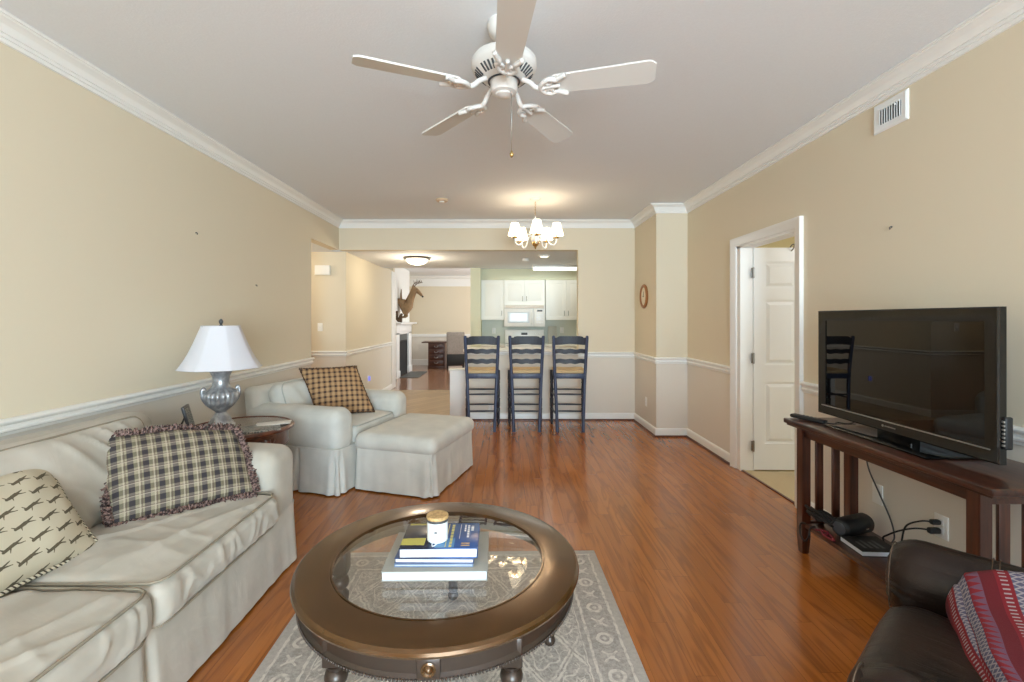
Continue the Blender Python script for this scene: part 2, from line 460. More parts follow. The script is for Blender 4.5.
# ------------------------------------------------------------------ geometry helpers
def B(): return bmesh.new()
def obj(name, bm, mat, parent=None, smooth=40, loc=None, rot=None):
    bmesh.ops.recalc_face_normals(bm, faces=bm.faces[:])
    me = bpy.data.meshes.new(name); bm.to_mesh(me); bm.free()
    if smooth:
        for p in me.polygons: p.use_smooth = True
        if smooth < 180: me.set_sharp_from_angle(angle=R(smooth))
    me.materials.append(mat)
    o = bpy.data.objects.new(name, me); COL.objects.link(o); o.parent = parent
    if loc is not None: o.location = loc
    if rot is not None: o.rotation_euler = rot
    return o
def tag(o, label, cat, group=None):
    o['label'] = label; o['category'] = cat
    if group: o['group'] = group
    return o
def thing(name, label, cat, loc=(0, 0, 0), rz=0.0, group=None, rot=None):
    o = bpy.data.objects.new(name, None); COL.objects.link(o); o.empty_display_size = 0.1
    o.location = loc; o.rotation_euler = rot if rot else (0, 0, rz)
    return tag(o, label, cat, group)
def struct(name, bm, mat, parent=None, smooth=40):
    o = obj(name, bm, mat, parent, smooth)
    if parent is None: o['kind'] = 'structure'
    return o
def dup(root, loc, rz, label):
    r = root.copy(); COL.objects.link(r); r.location = loc; r.rotation_euler = (0, 0, rz); r['label'] = label
    for ch in root.children:
        c = ch.copy(); COL.objects.link(c); c.parent = r
        for g_ in ch.children:
            d = g_.copy(); COL.objects.link(d); d.parent = c
    return r
def merge(bm, b2, mat=None):
    if mat is not None: bmesh.ops.transform(b2, matrix=mat, verts=b2.verts[:])
    me = bpy.data.meshes.new('tmp'); b2.to_mesh(me); b2.free(); bm.from_mesh(me); bpy.data.meshes.remove(me)
def box(bm, x0, x1, y0, y1, z0, z1, bev=0.0, seg=2, mat=None):
    b2 = B(); bmesh.ops.create_cube(b2, size=1)
    for v in b2.verts:
        v.co = V(((x0+x1)/2 + v.co.x*(x1-x0), (y0+y1)/2 + v.co.y*(y1-y0), (z0+z1)/2 + v.co.z*(z1-z0)))
    if bev: bmesh.ops.bevel(b2, geom=b2.edges[:], offset=bev, segments=seg, profile=0.5, affect='EDGES')
    merge(bm, b2, mat)
def rbox(bm, c, s, r, n=(10, 10, 6), k=4, fn=None, mat=None):
    """rounded box, centre c, full size s, radius r; fn(p, u) moves a point (u in -1..1 cubed)"""
    ax = []
    for i in range(3):
        h = s[i]/2; rr = min(r, h*0.999); L = []
        for a in range(k): L.append(-h + rr*(1 - cos(a/k*pi/2))*1.0)
        m = max(1, n[i])
        for a in range(m+1): L.append(-(h-rr) + 2*(h-rr)*a/m)
        for a in range(k-1, -1, -1): L.append(h - rr*(1 - cos(a/k*pi/2)))
        ax.append(L)
    N = [len(a)-1 for a in ax]; vs = {}
    b2 = B()
    def vert(i, j, l):
        key = (i, j, l)
        if key in vs: return vs[key]
        p = V((ax[0][i], ax[1][j], ax[2][l]))
        u = V((p.x/(s[0]/2), p.y/(s[1]/2), p.z/(s[2]/2)))
        q = V([max(-(s[t]/2-min(r, s[t]/2)), min(s[t]/2-min(r, s[t]/2), p[t])) for t in range(3)])
        d = p - q
        if d.length > 1e-9: p = q + d.normalized()*min(r, min(s)/2)
        if fn: p = fn(p, u)
        vs[key] = b2.verts.new(p + V(c)); return vs[key]
    for f in range(3):
        a, b_ = [(1, 2), (2, 0), (0, 1)][f]
        for side in (0, N[f]):
            for i in range(N[a]):
                for j in range(N[b_]):
                    ids = []
                    for (di, dj) in ((0, 0), (1, 0), (1, 1), (0, 1)):
                        t = [0, 0, 0]; t[f] = side; t[a] = i+di; t[b_] = j+dj; ids.append(vert(*t))
                    try: b2.faces.new(ids)
                    except ValueError: pass
    merge(bm, b2, mat)
def tube(bm, pts, rad, seg=10, closed=False, cap=True):
    pts = [V(p) for p in pts]; n = len(pts)
    rs = rad if isinstance(rad, (list, tuple)) else [rad]*n
    t0 = (pts[1]-pts[0]).normalized()
    up = V((0, 0, 1)) if abs(t0.z) < 0.9 else V((1, 0, 0))
    nrm = (up - t0*up.dot(t0)).normalized(); rings = []
    for i in range(n):
        if closed: t = (pts[(i+1) % n]-pts[i-1]).normalized()
        else: t = (pts[min(i+1, n-1)]-pts[max(i-1, 0)]).normalized()
        nrm = (nrm - t*nrm.dot(t)).normalized(); bi = t.cross(nrm)
        rings.append([bm.verts.new(pts[i] + (nrm*cos(2*pi*a/seg) + bi*sin(2*pi*a/seg))*rs[i]) for a in range(seg)])
    for i in range(n if closed else n-1):
        r0, r1 = rings[i], rings[(i+1) % n]
        for a in range(seg): bm.faces.new((r0[a], r0[(a+1) % seg], r1[(a+1) % seg], r1[a]))
    if cap and not closed:
        bm.faces.new(rings[0][::-1]); bm.faces.new(rings[-1])
def smoothpath(pts, n=8):
    pts = [V(p) for p in pts]; out = []
    for i in range(len(pts)-1):
        p0, p1, p2, p3 = pts[max(i-1, 0)], pts[i], pts[i+1], pts[min(i+2, len(pts)-1)]
        for k in range(n):
            t = k/n
            out.append(0.5*((2*p1) + (p2-p0)*t + (2*p0-5*p1+4*p2-p3)*t*t + (3*p1-p0-3*p2+p3)*t**3))
    out.append(pts[-1]); return out
def lathe(bm, prof, seg=32, c=(0, 0, 0), sx=1.0, sy=1.0, fn=None):
    rings = []
    for (r, z) in prof:
        if r < 1e-6: rings.append([bm.verts.new((c[0], c[1], c[2]+z))])
        else:
            rg = []
            for a in range(seg):
                th = 2*pi*a/seg; rr = r*(fn(th, z) if fn else 1.0)
                rg.append(bm.verts.new((c[0]+rr*cos(th)*sx, c[1]+rr*sin(th)*sy, c[2]+z)))
            rings.append(rg)
    for i in range(len(rings)-1):
        a, b_ = rings[i], rings[i+1]
        if len(a) == 1 and len(b_) == 1: continue
        for k in range(seg):
            k2 = (k+1) % seg
            if len(a) == 1: bm.faces.new((a[0], b_[k], b_[k2]))
            elif len(b_) == 1: bm.faces.new((a[k], a[k2], b_[0]))
            else: bm.faces.new((a[k], a[k2], b_[k2], b_[k]))
    if len(rings[0]) > 1 and prof[0] != prof[-1]: bm.faces.new(rings[0][::-1])
    if len(rings[-1]) > 1 and prof[0] != prof[-1]: bm.faces.new(rings[-1])
def prism(bm, poly, d0, d1, ax='y'):
    """extrude a 2D outline between d0 and d1 along ax"""
    def P(u, v, d): return {'x': (d, u, v), 'y': (u, d, v), 'z': (u, v, d)}[ax]
    a = [bm.verts.new(P(u, v, d0)) for u, v in poly]; b_ = [bm.verts.new(P(u, v, d1)) for u, v in poly]
    n = len(poly); bm.faces.new(a[::-1]); bm.faces.new(b_)
    for i in range(n): bm.faces.new((a[i], a[(i+1) % n], b_[(i+1) % n], b_[i]))
def sweep(bm, path, prof, mp=lambda u, v, w: (u, v, w), closed=False):
    """profile (offset to the right of travel, w) along a mitred 2D path"""
    n = len(path); P = [V((p[0], p[1])) for p in path]; rings = []
    def nr(a, b_): d = (b_-a).normalized(); return V((d.y, -d.x))
    for i in range(n):
        if closed or 0 < i < n-1:
            n0 = nr(P[i-1], P[i]); n1 = nr(P[i], P[(i+1) % n]); m_ = (n0+n1); m_ = m_/max(1e-6, m_.dot(n0))
        else: m_ = nr(P[0], P[1]) if i == 0 else nr(P[-2], P[-1])
        rings.append([bm.verts.new(mp(P[i].x+m_.x*d, P[i].y+m_.y*d, w)) for d, w in prof])
    k = len(prof)
    for i in range(n if closed else n-1):
        a, b_ = rings[i], rings[(i+1) % n]
        for j in range(k): bm.faces.new((a[j], a[(j+1) % k], b_[(j+1) % k], b_[j]))
    if not closed: bm.faces.new(rings[0][::-1]); bm.faces.new(rings[-1])
def noise3(p, f, seed=0.0): return mn.noise(V(p)*f + V((seed, seed*1.7, seed*0.3)))
def rrect(hx, hy, r, n):
    """points and outward normals around a rounded rectangle"""
    segs = [(2*(hy-r), V((hx, -(hy-r))), V((0, 1)), V((1, 0))), (2*(hx-r), V((hx-r, hy)), V((-1, 0)), V((0, 1))),
            (2*(hy-r), V((-hx, hy-r)), V((0, -1)), V((-1, 0))), (2*(hx-r), V((-(hx-r), -hy)), V((1, 0)), V((0, -1)))]
    arc = r*pi/2; tot = sum(s[0] for s in segs) + 4*arc; out = []
    for i in range(n):
        d = tot*i/n
        for k, (L, st, di, no) in enumerate(segs):
            if d <= L: out.append((st+di*d, no, tot*i/n)); break
            d -= L
            if d <= arc:
                c = st + di*L - no*r; a = d/r; out.append((c + (no*cos(a) + di*sin(a))*r, no*cos(a) + di*sin(a), tot*i/n)); break
            d -= arc
    return out
def skirt(bm, hx, hy, z0, z1, r=0.04, n=260, amp=0.012, flare=0.012, seed=1.0, pleats=(), rows=9):
    pts = rrect(hx, hy, r, n); rings = []
    for k in range(rows+1):
        t = k/rows; z = z1 + (z0-z1)*t; ring = []
        for (p, no, s) in pts:
            w = mn.noise(V((s*9+seed, t*0.5, seed)))*0.7 + mn.noise(V((s*22, t*0.4, seed+5)))*0.35
            off = flare*t + amp*w*(0.25+0.75*t)
            for (px, py) in pleats:
                dd = (p-V((px, py))).length
                off -= 0.030*math.exp(-(dd/0.014)**2)*min(1, t*3) - 0.010*math.exp(-((dd-0.045)/0.03)**2)*t
            q = p + no*off; zz = z
            if k == rows: zz += 0.006*mn.noise(V((s*7, 0, seed)))
            ring.append(bm.verts.new((q.x, q.y, zz)))
        rings.append(ring)
    for k in range(rows):
        for i in range(n): bm.faces.new((rings[k][i], rings[k+1][i], rings[k+1][(i+1) % n], rings[k][(i+1) % n]))
    bm.faces.new(rings[0])
def pillow(bm, w, h, t, n=36, pinch=0.05, seed=1.0, wr=0.006, pw=2.6, warp=None):
    def P(u, v, sd):
        x = w/2*u*(1 - pinch*(1-v*v)*abs(u)); y = h/2*v*(1 - pinch*(1-u*u)*abs(v))
        z = t/2*(max(0, 1-abs(u)**pw)*max(0, 1-abs(v)**pw))**0.62
        z += wr*mn.noise(V((x*9+seed, y*9, sd)))*min(1, z/(t*0.2)) if t else 0
        return tuple(warp(V((x, y, sd*z)), u, v)) if warp else (x, y, sd*z)
    g_ = {}
    for sd in (1, -1):
        for i in range(n+1):
            for j in range(n+1):
                ed = i in (0, n) or j in (0, n)
                key = (i, j, 0 if ed else sd)
                if key not in g_: g_[key] = bm.verts.new(P(sin((2*i/n-1)*pi/2), sin((2*j/n-1)*pi/2), sd))
        for i in range(n):
            for j in range(n):
                q = []
                for a, b_ in ((i, j), (i+1, j), (i+1, j+1), (i, j+1)):
                    ed = a in (0, n) or b_ in (0, n); q.append(g_[(a, b_, 0 if ed else sd)])
                try: bm.faces.new(q if sd == 1 else q[::-1])
                except ValueError: pass
def pillow_edge(w, h, pinch, m=60, warp=None):
    out = []
    for a in range(4):
        for i in range(m):
            t = 2*i/m-1
            u, v = [(t, -1), (1, t), (-t, 1), (-1, -t)][a]
            p = V((w/2*u*(1 - pinch*(1-v*v)*abs(u)), h/2*v*(1 - pinch*(1-u*u)*abs(v)), 0))
            out.append(warp(p, u, v) if warp else p)
    return out
def fringe(bm, w, h, pinch, L, m=70, rnd=3, warp=None):
    rg = random.Random(rnd); E = pillow_edge(w, h, pinch, m, warp)
    for i, p in enumerate(E):
        tg = (E[(i+1) % len(E)]-E[i-1]).normalized(); no = V((tg.y, -tg.x, 0))
        for k in range(4):
            a = p + tg*rg.uniform(-0.006, 0.006) + V((0, 0, rg.uniform(-.006, .006))) - no*0.006
            tip = a + no*L*rg.uniform(0.75, 1.1) + tg*rg.uniform(-.4, .4)*L + V((0, 0, rg.uniform(-.55, .55)*L))
            mid = (a+tip)/2 + V((rg.uniform(-1, 1), rg.uniform(-1, 1), rg.uniform(-1, 1)))*L*0.22
            tube(bm, [a, mid, tip], [0.0035, 0.0042, 0.0028], 4)
def skin(name, verts, edges, radii, mat, parent=None, lv=2):
    me = bpy.data.meshes.new(name); me.from_pydata([tuple(v) for v in verts], edges, []); me.update()
    me.materials.append(mat)
    o = bpy.data.objects.new(name, me); COL.objects.link(o); o.parent = parent
    s = o.modifiers.new('skin', 'SKIN'); s.use_smooth_shade = True
    for i, r in enumerate(radii):
        sv = me.skin_vertices[0].data[i]; sv.radius = (r, r) if not isinstance(r, tuple) else r
        sv.use_root = (i == 0)
    ss = o.modifiers.new('sub', 'SUBSURF'); ss.levels = lv; ss.render_levels = lv
    return o

# ------------------------------------------------------------------ the room shell
H, HH = 2.74, 2.34                                   # ceiling; lower ceiling over hall and kitchen
LX, RX, BY = -2.27, 2.17, 6.26                       # left wall, right wall, back wall
bm = B(); box(bm, -2.39, 2.29, -4.32, BY, -0.06, 0); box(bm, -4.2, -2.39, 5.24, BY, -0.06, 0); struct('floor', bm, m_floor)
bm = B(); box(bm, -4.2, 3.2, BY, 8.9, -0.06, 0); struct('floor_hall', bm, m_hallfloor)
bm = B(); box(bm, -3.1, 2.0, 8.9, 13.8, -0.06, 0.0); struct('floor_far', bm, m_farfloor)
bm = B(); box(bm, 2.29, 5.0, 1.8, 5.3, -0.06, 0.0); box(bm, 2.20, 2.29, 3.375, 4.235, -0.05, 0.002); struct('floor_side', bm, m_carpet)
bm = B(); box(bm, 2.176, 2.200, 3.385, 4.225, 0.0, 0.008, 0.003); struct('trim_1', bm, m_shoe)
bm = B(); box(bm, -2.39, 2.29, -4.32, 6.38, H, H+0.1); struct('ceiling', bm, m_ceil)
bm = B(); box(bm, -4.2, 3.2, 6.38, 8.5, HH, H); box(bm, -0.62, 3.2, 8.5, 9.07, HH, H); box(bm, -4.2, -2.39, 5.24, 6.38, HH, H)
struct('ceiling_hall', bm, m_ceil)
bm = B(); box(bm, -3.2, 2.1, 8.5, 13.9, 2.68, 2.8); struct('ceiling_far', bm, m_ceil)
bm = B(); box(bm, 2.29, 5.0, 1.8, 5.3, 2.5, 2.6); struct('ceiling_side', bm, m_ceil)
bm = B(); box(bm, -2.39, LX, -4.32, 5.36, 0, H); box(bm, -2.39, LX, 5.36, BY, HH, H); struct('wall_left', bm, m_wall)
bm = B(); box(bm, LX, 1.02, BY, 6.38, HH, H); box(bm, 1.02, 1.86, BY, 6.38, 0, H); struct('wall_back', bm, m_wall)
bm = B(); box(bm, -0.52, 1.02, BY, 6.38, 0, 0.94); struct('wall_bar', bm, m_wall)
bm = B(); box(bm, -0.745, -0.52, BY, 6.38, 0, 0.68); struct('wall_stub', bm, m_trim)
bm = B(); box(bm, -0.76, -0.52, BY-0.02, 6.40, 0.68, 0.705, 0.006); struct('trim_2', bm, m_counter)
bm = B(); box(bm, 1.80, 2.29, 5.38, 6.38, 0, H); struct('wall_corner', bm, m_wall)
bm = B(); box(bm, RX, 2.29, -4.32, 3.375, 0, H); box(bm, RX, 2.29, 4.235, 5.38, 0, H); box(bm, RX, 2.29, 3.375, 4.235, 2.06, H)
struct('wall_right', bm, m_wall)
bm = B(); box(bm, -2.27, -0.45, -4.32, -4.2, 0, H); box(bm, 2.14, 2.17, -4.32, -4.2, 0, H)
box(bm, -0.45, 2.14, -4.32, -4.2, 2.43, H); struct('wall_rear', bm, m_wall)
bm = B()
for x0, x1 in ((-.45, -.39), (0.80, 0.86), (2.08, 2.14)): box(bm, x0, x1, -4.30, -4.24, 0, 2.43, 0.005)
for z0, z1 in ((0, 0.08), (2.36, 2.43)): box(bm, -0.45, 2.14, -4.30, -4.24, z0, z1, 0.005)
struct('window_1', bm, m_trim)
bm = B(); box(bm, -4.2, -2.24, 6.45, 6.57, 0, HH); struct('wall_alcove', bm, m_wall)
bm = B(); box(bm, -4.32, -4.2, 5.2, 6.6, 0, HH); box(bm, -4.2, -2.39, 5.24, 5.36, 0, HH); struct('wall_passage', bm, m_wall)
bm = B(); box(bm, -2.36, -2.24, 6.57, 9.2, 0, HH+0.02); box(bm, -3.1, -2.24, 9.2, 9.32, 0, 2.68); struct('wall_hall', bm, m_wall)
bm = B(); box(bm, -3.22, -3.1, 9.2, 13.9, 0, 2.68); box(bm, -3.1, 2.0, 13.7, 13.82, 0, 2.68); struct('wall_far', bm, m_wall)
bm = B(); box(bm, -3.1, -2.55, 10.45, 12.28, 0, 2.68); struct('wall_chimney', bm, m_chim)
bm = B(); box(bm, 2.0, 2.12, 9.07, 10.0, 0, 2.68); box(bm, 2.0, 2.12, 12.8, 13.82, 0, 2.68)
box(bm, 2.0, 2.12, 10.0, 12.8, 0, 0.6); box(bm, 2.0, 2.12, 10.0, 12.8, 2.4, 2.68); struct('wall_far_right', bm, m_wall)  # unseen side wall; opening invented to go with the far room's fill light
bm = B(); box(bm, -0.436, 3.2, 8.95, 9.07, 0, 1.37); box(bm, 3.2, 3.32, 6.38, 9.07, 0, HH); struct('wall_kitchen', bm, m_splash)
bm = B(); box(bm, -0.626, -0.436, 8.5, 9.07, 0, HH); box(bm, -0.436, 3.2, 8.95, 9.07, 1.37, HH)
box(bm, -0.436, 3.2, 8.66, 8.95, 2.135, HH); struct('wall_sage', bm, m_sage)
bm = B(); box(bm, 2.29, 5.0, 5.3, 5.42, 0, 2.5); box(bm, 5.0, 5.12, 1.7, 5.42, 0, 2.5)
box(bm, 2.29, 3.8, 1.7, 1.8, 0, 2.5); box(bm, 3.8, 5.0, 1.7, 1.8, 0, 0.7); box(bm, 3.8, 5.0, 1.7, 1.8, 2.3, 2.5)
struct('wall_side', bm, m_cream)

crown = [(0, H-.001), (0.090, H-.001), (0.090, H-.014), (0.080, H-.014), (0.076, H-.020), (0.060, H-.026), (0.046, H-.036), (0.037, H-.050), (0.032, H-.066), (0.022, H-.066), (0.022, H-.082), (0.011, H-.082), (0.011, H-.100), (0, H-.102)]
crown_ = [(0, H-.001), (0.085, H-.001), (0.085, H-.012), (0.072, H-.022), (0.060, H-.034), (0.040, H-.052), (0.024, H-.066), (0.022, H-.080), (0.010, H-.086), (0.010, H-.098), (0, H-.10)]
loop = [(LX, -4.2), (LX, BY), (1.80, BY), (1.80, 5.38), (RX, 5.38), (RX, -4.2)]
bm = B(); sweep(bm, loop, crown, closed=True); struct('trim_3', bm, m_trim, None, 20)
rail = [(0, .862), (.012, .862), (.014, .874), (.022, .880), (.022, .888), (.012, .894), (.012, .906), (.024, .912), (.030, .920), (.030, .928), (.020, .936), (0, .938)]
base = [(0, 0), (.016, 0), (.016, .075), (.012, .09), (.006, .098), (0, .10)]
shoe = [(.016, 0.0), (.030, 0.0), (.029, .010), (.023, .017), (.016, .019)]
def runs(name, prof, mat, paths):
    for p in paths:
        b_ = B(); sweep(b_, p, prof); struct(name, b_, mat)
bm = B()
for p in ([(LX, -4.2), (LX, 5.36), (-2.39, 5.36)], [(-4.2, 6.45), (-2.24, 6.45), (-2.24, 9.12)],
          [(1.02, BY), (1.80, BY), (1.80, 5.38), (RX, 5.38), (RX, 4.317)], [(RX, 3.293), (RX, -4.2)]): sweep(bm, p, rail)
struct('trim_4', bm, m_trim, None, 20)
bm = B()
for p in ([(LX, -4.2), (LX, 5.36), (-2.39, 5.36)], [(-4.2, 6.45), (-2.24, 6.45), (-2.24, 9.12)],
          [(-0.52, BY), (1.80, BY), (1.80, 5.38), (RX, 5.38), (RX, 4.317)], [(RX, 3.293), (RX, -4.2)]): sweep(bm, p, base)
struct('baseboard_main', bm, m_trim)
bm = B()
for p in ([(LX, -4.2), (LX, 5.36)], [(-0.745, BY), (1.80, BY), (1.80, 5.38), (RX, 5.38), (RX, 4.317)], [(RX, 3.293), (RX, -4.2)]): sweep(bm, p, shoe)
struct('trim_5', bm, m_shoe)
# bar: cap moulding under the counter
bm = B(); sweep(bm, [(-0.54, BY), (1.02, BY)], [(0, .90), (.018, .90), (.022, .915), (.03, .922), (.03, .94), (0, .94)]); struct('trim_6', bm, m_trim)
# far room: tall crown, rail, deep baseboard
bm = B(); sweep(bm, [(-3.1, 13.7), (2.0, 13.7)], [(0, 2.37), (.02, 2.37), (.02, 2.60), (.05, 2.61), (.10, 2.66), (.10, 2.68), (0, 2.68)])
sweep(bm, [(-3.1, 13.7), (2.0, 13.7)], [(0, .86), (.03, .86), (.03, .94), (0, .94)])
sweep(bm, [(-3.1, 13.7), (2.0, 13.7)], [(0, 0), (.02, 0), (.02, .17), (0, .18)]); struct('trim_7', bm, m_trim)
# casing at the end of the hall wall
bm = B(); box(bm, -2.24, -2.222, 9.05, 9.20, 0, HH, 0.004); box(bm, -2.37, -2.22, 9.20, 9.34, 0, 2.34, 0.004); struct('trim_8', bm, m_trim)
# door casing and jamb (profile runs round the opening in the wall plane)
cas = [(0, 0), (0, .012), (-.012, .020), (-.055, .024), (-.066, .030), (-.078, .030), (-.078, 0)]
bm = B(); sweep(bm, [(4.235, 0.0), (4.235, 2.06), (3.375, 2.06), (3.375, 0.0)][::-1], [(-d, w) for d, w in cas] if False else cas, lambda u, v, w: (RX-w, u, v))
struct('trim_9', bm, m_trim)
bm = B()
box(bm, RX-.004, 2.294, 4.172, 4.2352, 0, 2.06); box(bm, RX-.004, 2.294, 3.373, 3.393, 0, 2.06); box(bm, RX-.004, 2.294, 3.375, 4.235, 2.042, 2.062)
box(bm, 2.21, 2.245, 4.205, 4.219, 0, 2.045); box(bm, 2.21, 2.245, 3.391, 3.405, 0, 2.045); struct('trim_10', bm, m_trim)

# ------------------------------------------------------------------ the open six-panel door
def panelled(bm, w, h, t, panels, inset=0.013):
    """a door leaf in x 0..w, z 0..h, thickness t in y, with raised panels on the -y face and the back"""
    xs = sorted({0, w} | {p[0] for p in panels} | {p[1] for p in panels}); zs = sorted({0, h} | {p[2] for p in panels} | {p[3] for p in panels})
    box(bm, 0, w, -t/2+inset, t/2-inset, 0, h)
    def isp(a, b_, c, d): return any(p[0] <= a+1e-6 and p[1] >= b_-1e-6 and p[2] <= c+1e-6 and p[3] >= d-1e-6 for p in panels)
    for i in range(len(xs)-1):
        for j in range(len(zs)-1):
            if not isp(xs[i], xs[i+1], zs[j], zs[j+1]):
                for s in (-1, 1):
                    a, b_ = sorted((s*(t/2-inset), s*t/2)); box(bm, xs[i], xs[i+1], a, b_, zs[j], zs[j+1])
    for (a, b_, c, d) in panels:
        for s in (-1, 1):
            m1, m2 = 0.016, 0.045
            y0, y1 = s*(t/2-inset), s*(t/2-0.002)
            o = [(a+m1, c+m1), (b_-m1, c+m1), (b_-m1, d-m1), (a+m1, d-m1)]; q = [(a+m2, c+m2), (b_-m2, c+m2), (b_-m2, d-m2), (a+m2, d-m2)]
            vo = [bm.verts.new((x, y0, z)) for x, z in o]; vq = [bm.verts.new((x, y1, z)) for x, z in q]
            bm.faces.new(vq)
            for k in range(4): bm.faces.new((vo[k], vo[(k+1) % 4], vq[(k+1) % 4], vq[k]))
door = bpy.data.objects.new('door_1', None); COL.objects.link(door); door['kind'] = 'structure'
door.location = (2.285, 4.18, 0.012); door.rotation_euler = (0, 0, R(-1))
W = 0.84
pn = []
for x0, x1 in ((0.10, 0.385), (0.455, 0.74)): pn += [(x0, x1, 0.24, 0.80), (x0, x1, 0.96, 1.55), (x0, x1, 1.66, 1.90)]
bm = B(); panelled(bm, W, 2.03, 0.036, pn); obj('door_leaf', bm, m_white, door, smooth=20)
for z in (0.22, 1.02, 1.80):
    bm = B(); box(bm, -0.026, 0.003, -0.030, -0.018, z-.045, z+.045, 0.002); tube(bm, [(-0.010, -0.034, z-.05), (-0.010, -0.034, z+.05)], 0.007, 10)
    obj('hinge', bm, m_nickel, door)
bm = B(); tube(bm, smoothpath([(0.34, -.02, 2.0), (0.34, -.05, 2.02), (0.34, -.06, 2.05), (0.34, -.03, 2.055), (0.34, 0, 2.035)]), 0.005, 6); obj('hook', bm, m_nickel, door)
bm = B(); lathe(bm, [(0, 0), (.028, 0), (.03, .006), (.012, .012), (.012, .03), (.028, .04), (.030, .055), (.018, .066), (0, .068)], 20)
obj('door_knob', bm, m_nickel, door, loc=(0.78, -0.018, 0.95), rot=(R(90), 0, 0))

# ------------------------------------------------------------------ sofa
def wrinkle(p, f=(2.0, 7.0, 5.0), seed=0.0):
    q = V((p.x*f[0], p.y*f[1], p.z*f[2]))
    w = V((mn.noise(q*0.5 + V((seed, 3, 1))), mn.noise(q*0.5 + V((7, seed, 2))), 0))
    n = mn.noise(q + w*1.4 + V((seed*3, 0, 0)))
    return (1-min(1, abs(n)*3.2))**2
sofa = thing('sofa', 'long beige slipcovered sofa against the left wall, with two loose seat cushions', 'sofa', (-1.715, 1.56, 0))
bm = B(); skirt(bm, 0.495, 1.125, 0.012, 0.335, 0.05, 420, 0.010, 0.018, 2.0, pleats=((0.495, -0.005), (0.495, 1.10), (0.495, -1.10), (0.0, 1.125)))
obj('slipcover_base', bm, m_sofa, sofa, 80)
def armfn(p, u):
    q = p.copy()
    if u.z > 0: q.z += 0.018*(1-u.y*u.y)*(1-(u.x*0.9)**2)
    q.y += 0.006*mn.noise(V((p.x*5, p.y*5, p.z*6))) ; q.z += 0.005*mn.noise(V((p.x*9, p.y*9, 3)))
    q.x += 0.006*mn.noise(V((1, p.y*9, p.z*9)))
    return q
for s in (1, -1):
    bm = B(); rbox(bm, (0.02, s*0.985, 0.47), (0.96, 0.285, 0.40), 0.085, (16, 6, 8), 6, armfn); a_ = obj('arm', bm, m_sofa, sofa, 180)
def backfn(p, u):
    q = p.copy(); q.x -= 0.05*u.z; q.z += 0.012*mn.noise(V((p.x, p.y*3, 2))); return q
bm = B(); rbox(bm, (-0.37, 0, 0.56), (0.20, 2.2, 0.60), 0.07, (4, 30, 10), 5, backfn); obj('backrest', bm, m_sofa, sofa, 180)
def seatfn(seed, w):
    def f(p, u):
        q = p.copy()
        e = (1-abs(u.x)**3)*(1-abs(u.y)**3)
        if p.z > -0.02:
            q.z += 0.030*e*(1 if u.z > 0 else 0.3)
            k = max(0, u.z+0.3)
            ang = wrinkle(p, (2.5, 5.0, 4.0), seed) ; ang2 = wrinkle(V((p.y+p.x*0.5, p.x-p.y*0.5, p.z)), (0.9, 4.6, 4.0), seed+4)
            q.z += (0.006*ang + 0.012*ang2)*min(1, e*4)*min(1, k) - 0.006*min(1, e*4)
            q.z += 0.012*mn.noise(V((p.x*3, p.y*3, seed)))*e
        if u.x > 0.8: q.x += 0.010*wrinkle(V((p.z, p.y*1.2, 0)), (4, 9, 1), seed) - 0.004
        q.x += 0.012*(1-u.z*u.z)*(1 if u.x > 0.5 else 0)
        return q
    return f
for i, (y0, y1) in enumerate(((-0.845, -0.008), (0.002, 0.838))):
    c = (0.135, (y0+y1)/2, 0.392); sz = (0.79, y1-y0, 0.165)
    bm = B(); rbox(bm, c, sz, 0.045, (56, 56, 6), 5, seatfn(1.3+i*5, sz[1])); cu = obj('seat_cushion', bm, m_sofa, sofa, 180)
    for zz in (0.474, 0.318):
        pts = [V((c[0]+p.x, c[1]+p.y, zz + (0.004*mn.noise(V((p.x*4, p.y*4, i)))))) for p, no, s_ in rrect(sz[0]/2-0.008, sz[1]/2-0.008, 0.05, 90)]
        bm = B(); tube(bm, pts, 0.0055, 6, closed=True); obj('piping', bm, m_piping, cu, 180)
def bcfn(seed):
    def f(p, u):
        q = p.copy(); e = (1-abs(u.y)**3)*(1-abs(u.z)**3)
        if u.x > -0.5:
            q.x += 0.045*e
            d = wrinkle(V((0, p.y+p.z*0.9, p.z-p.y*0.8)), (1, 6.0, 1.0), seed)
            q.x += (0.016*d - 0.007)*min(1, e*3)
        q.z += 0.020*mn.noise(V((p.x*2, p.y*3.3, seed)))*max(0, u.z) - 0.02*abs(u.y)**4*max(0, u.z)
        return q
    return f
for i, (y0, y1) in enumerate(((-0.84, -0.006), (0.006, 0.835))):
    M_ = Matrix.Translation((-0.20, (y0+y1)/2, 0.665)) @ Matrix.Rotation(R(-15), 4, 'Y')
    bm = B(); rbox(bm, (0, 0, 0), (0.19, y1-y0, 0.47), 0.07, (6, 50, 36), 5, bcfn(2.2+i*3), M_); cu = obj('back_cushion', bm, m_sofa, sofa, 180)
    pts = [M_ @ V((0.075, p.x, p.y)) for p, no, s_ in rrect((y1-y0)/2-0.02, 0.47/2-0.02, 0.06, 80)]
    bm = B(); tube(bm, pts, 0.005, 6, closed=True); obj('piping', bm, m_piping, cu, 180)

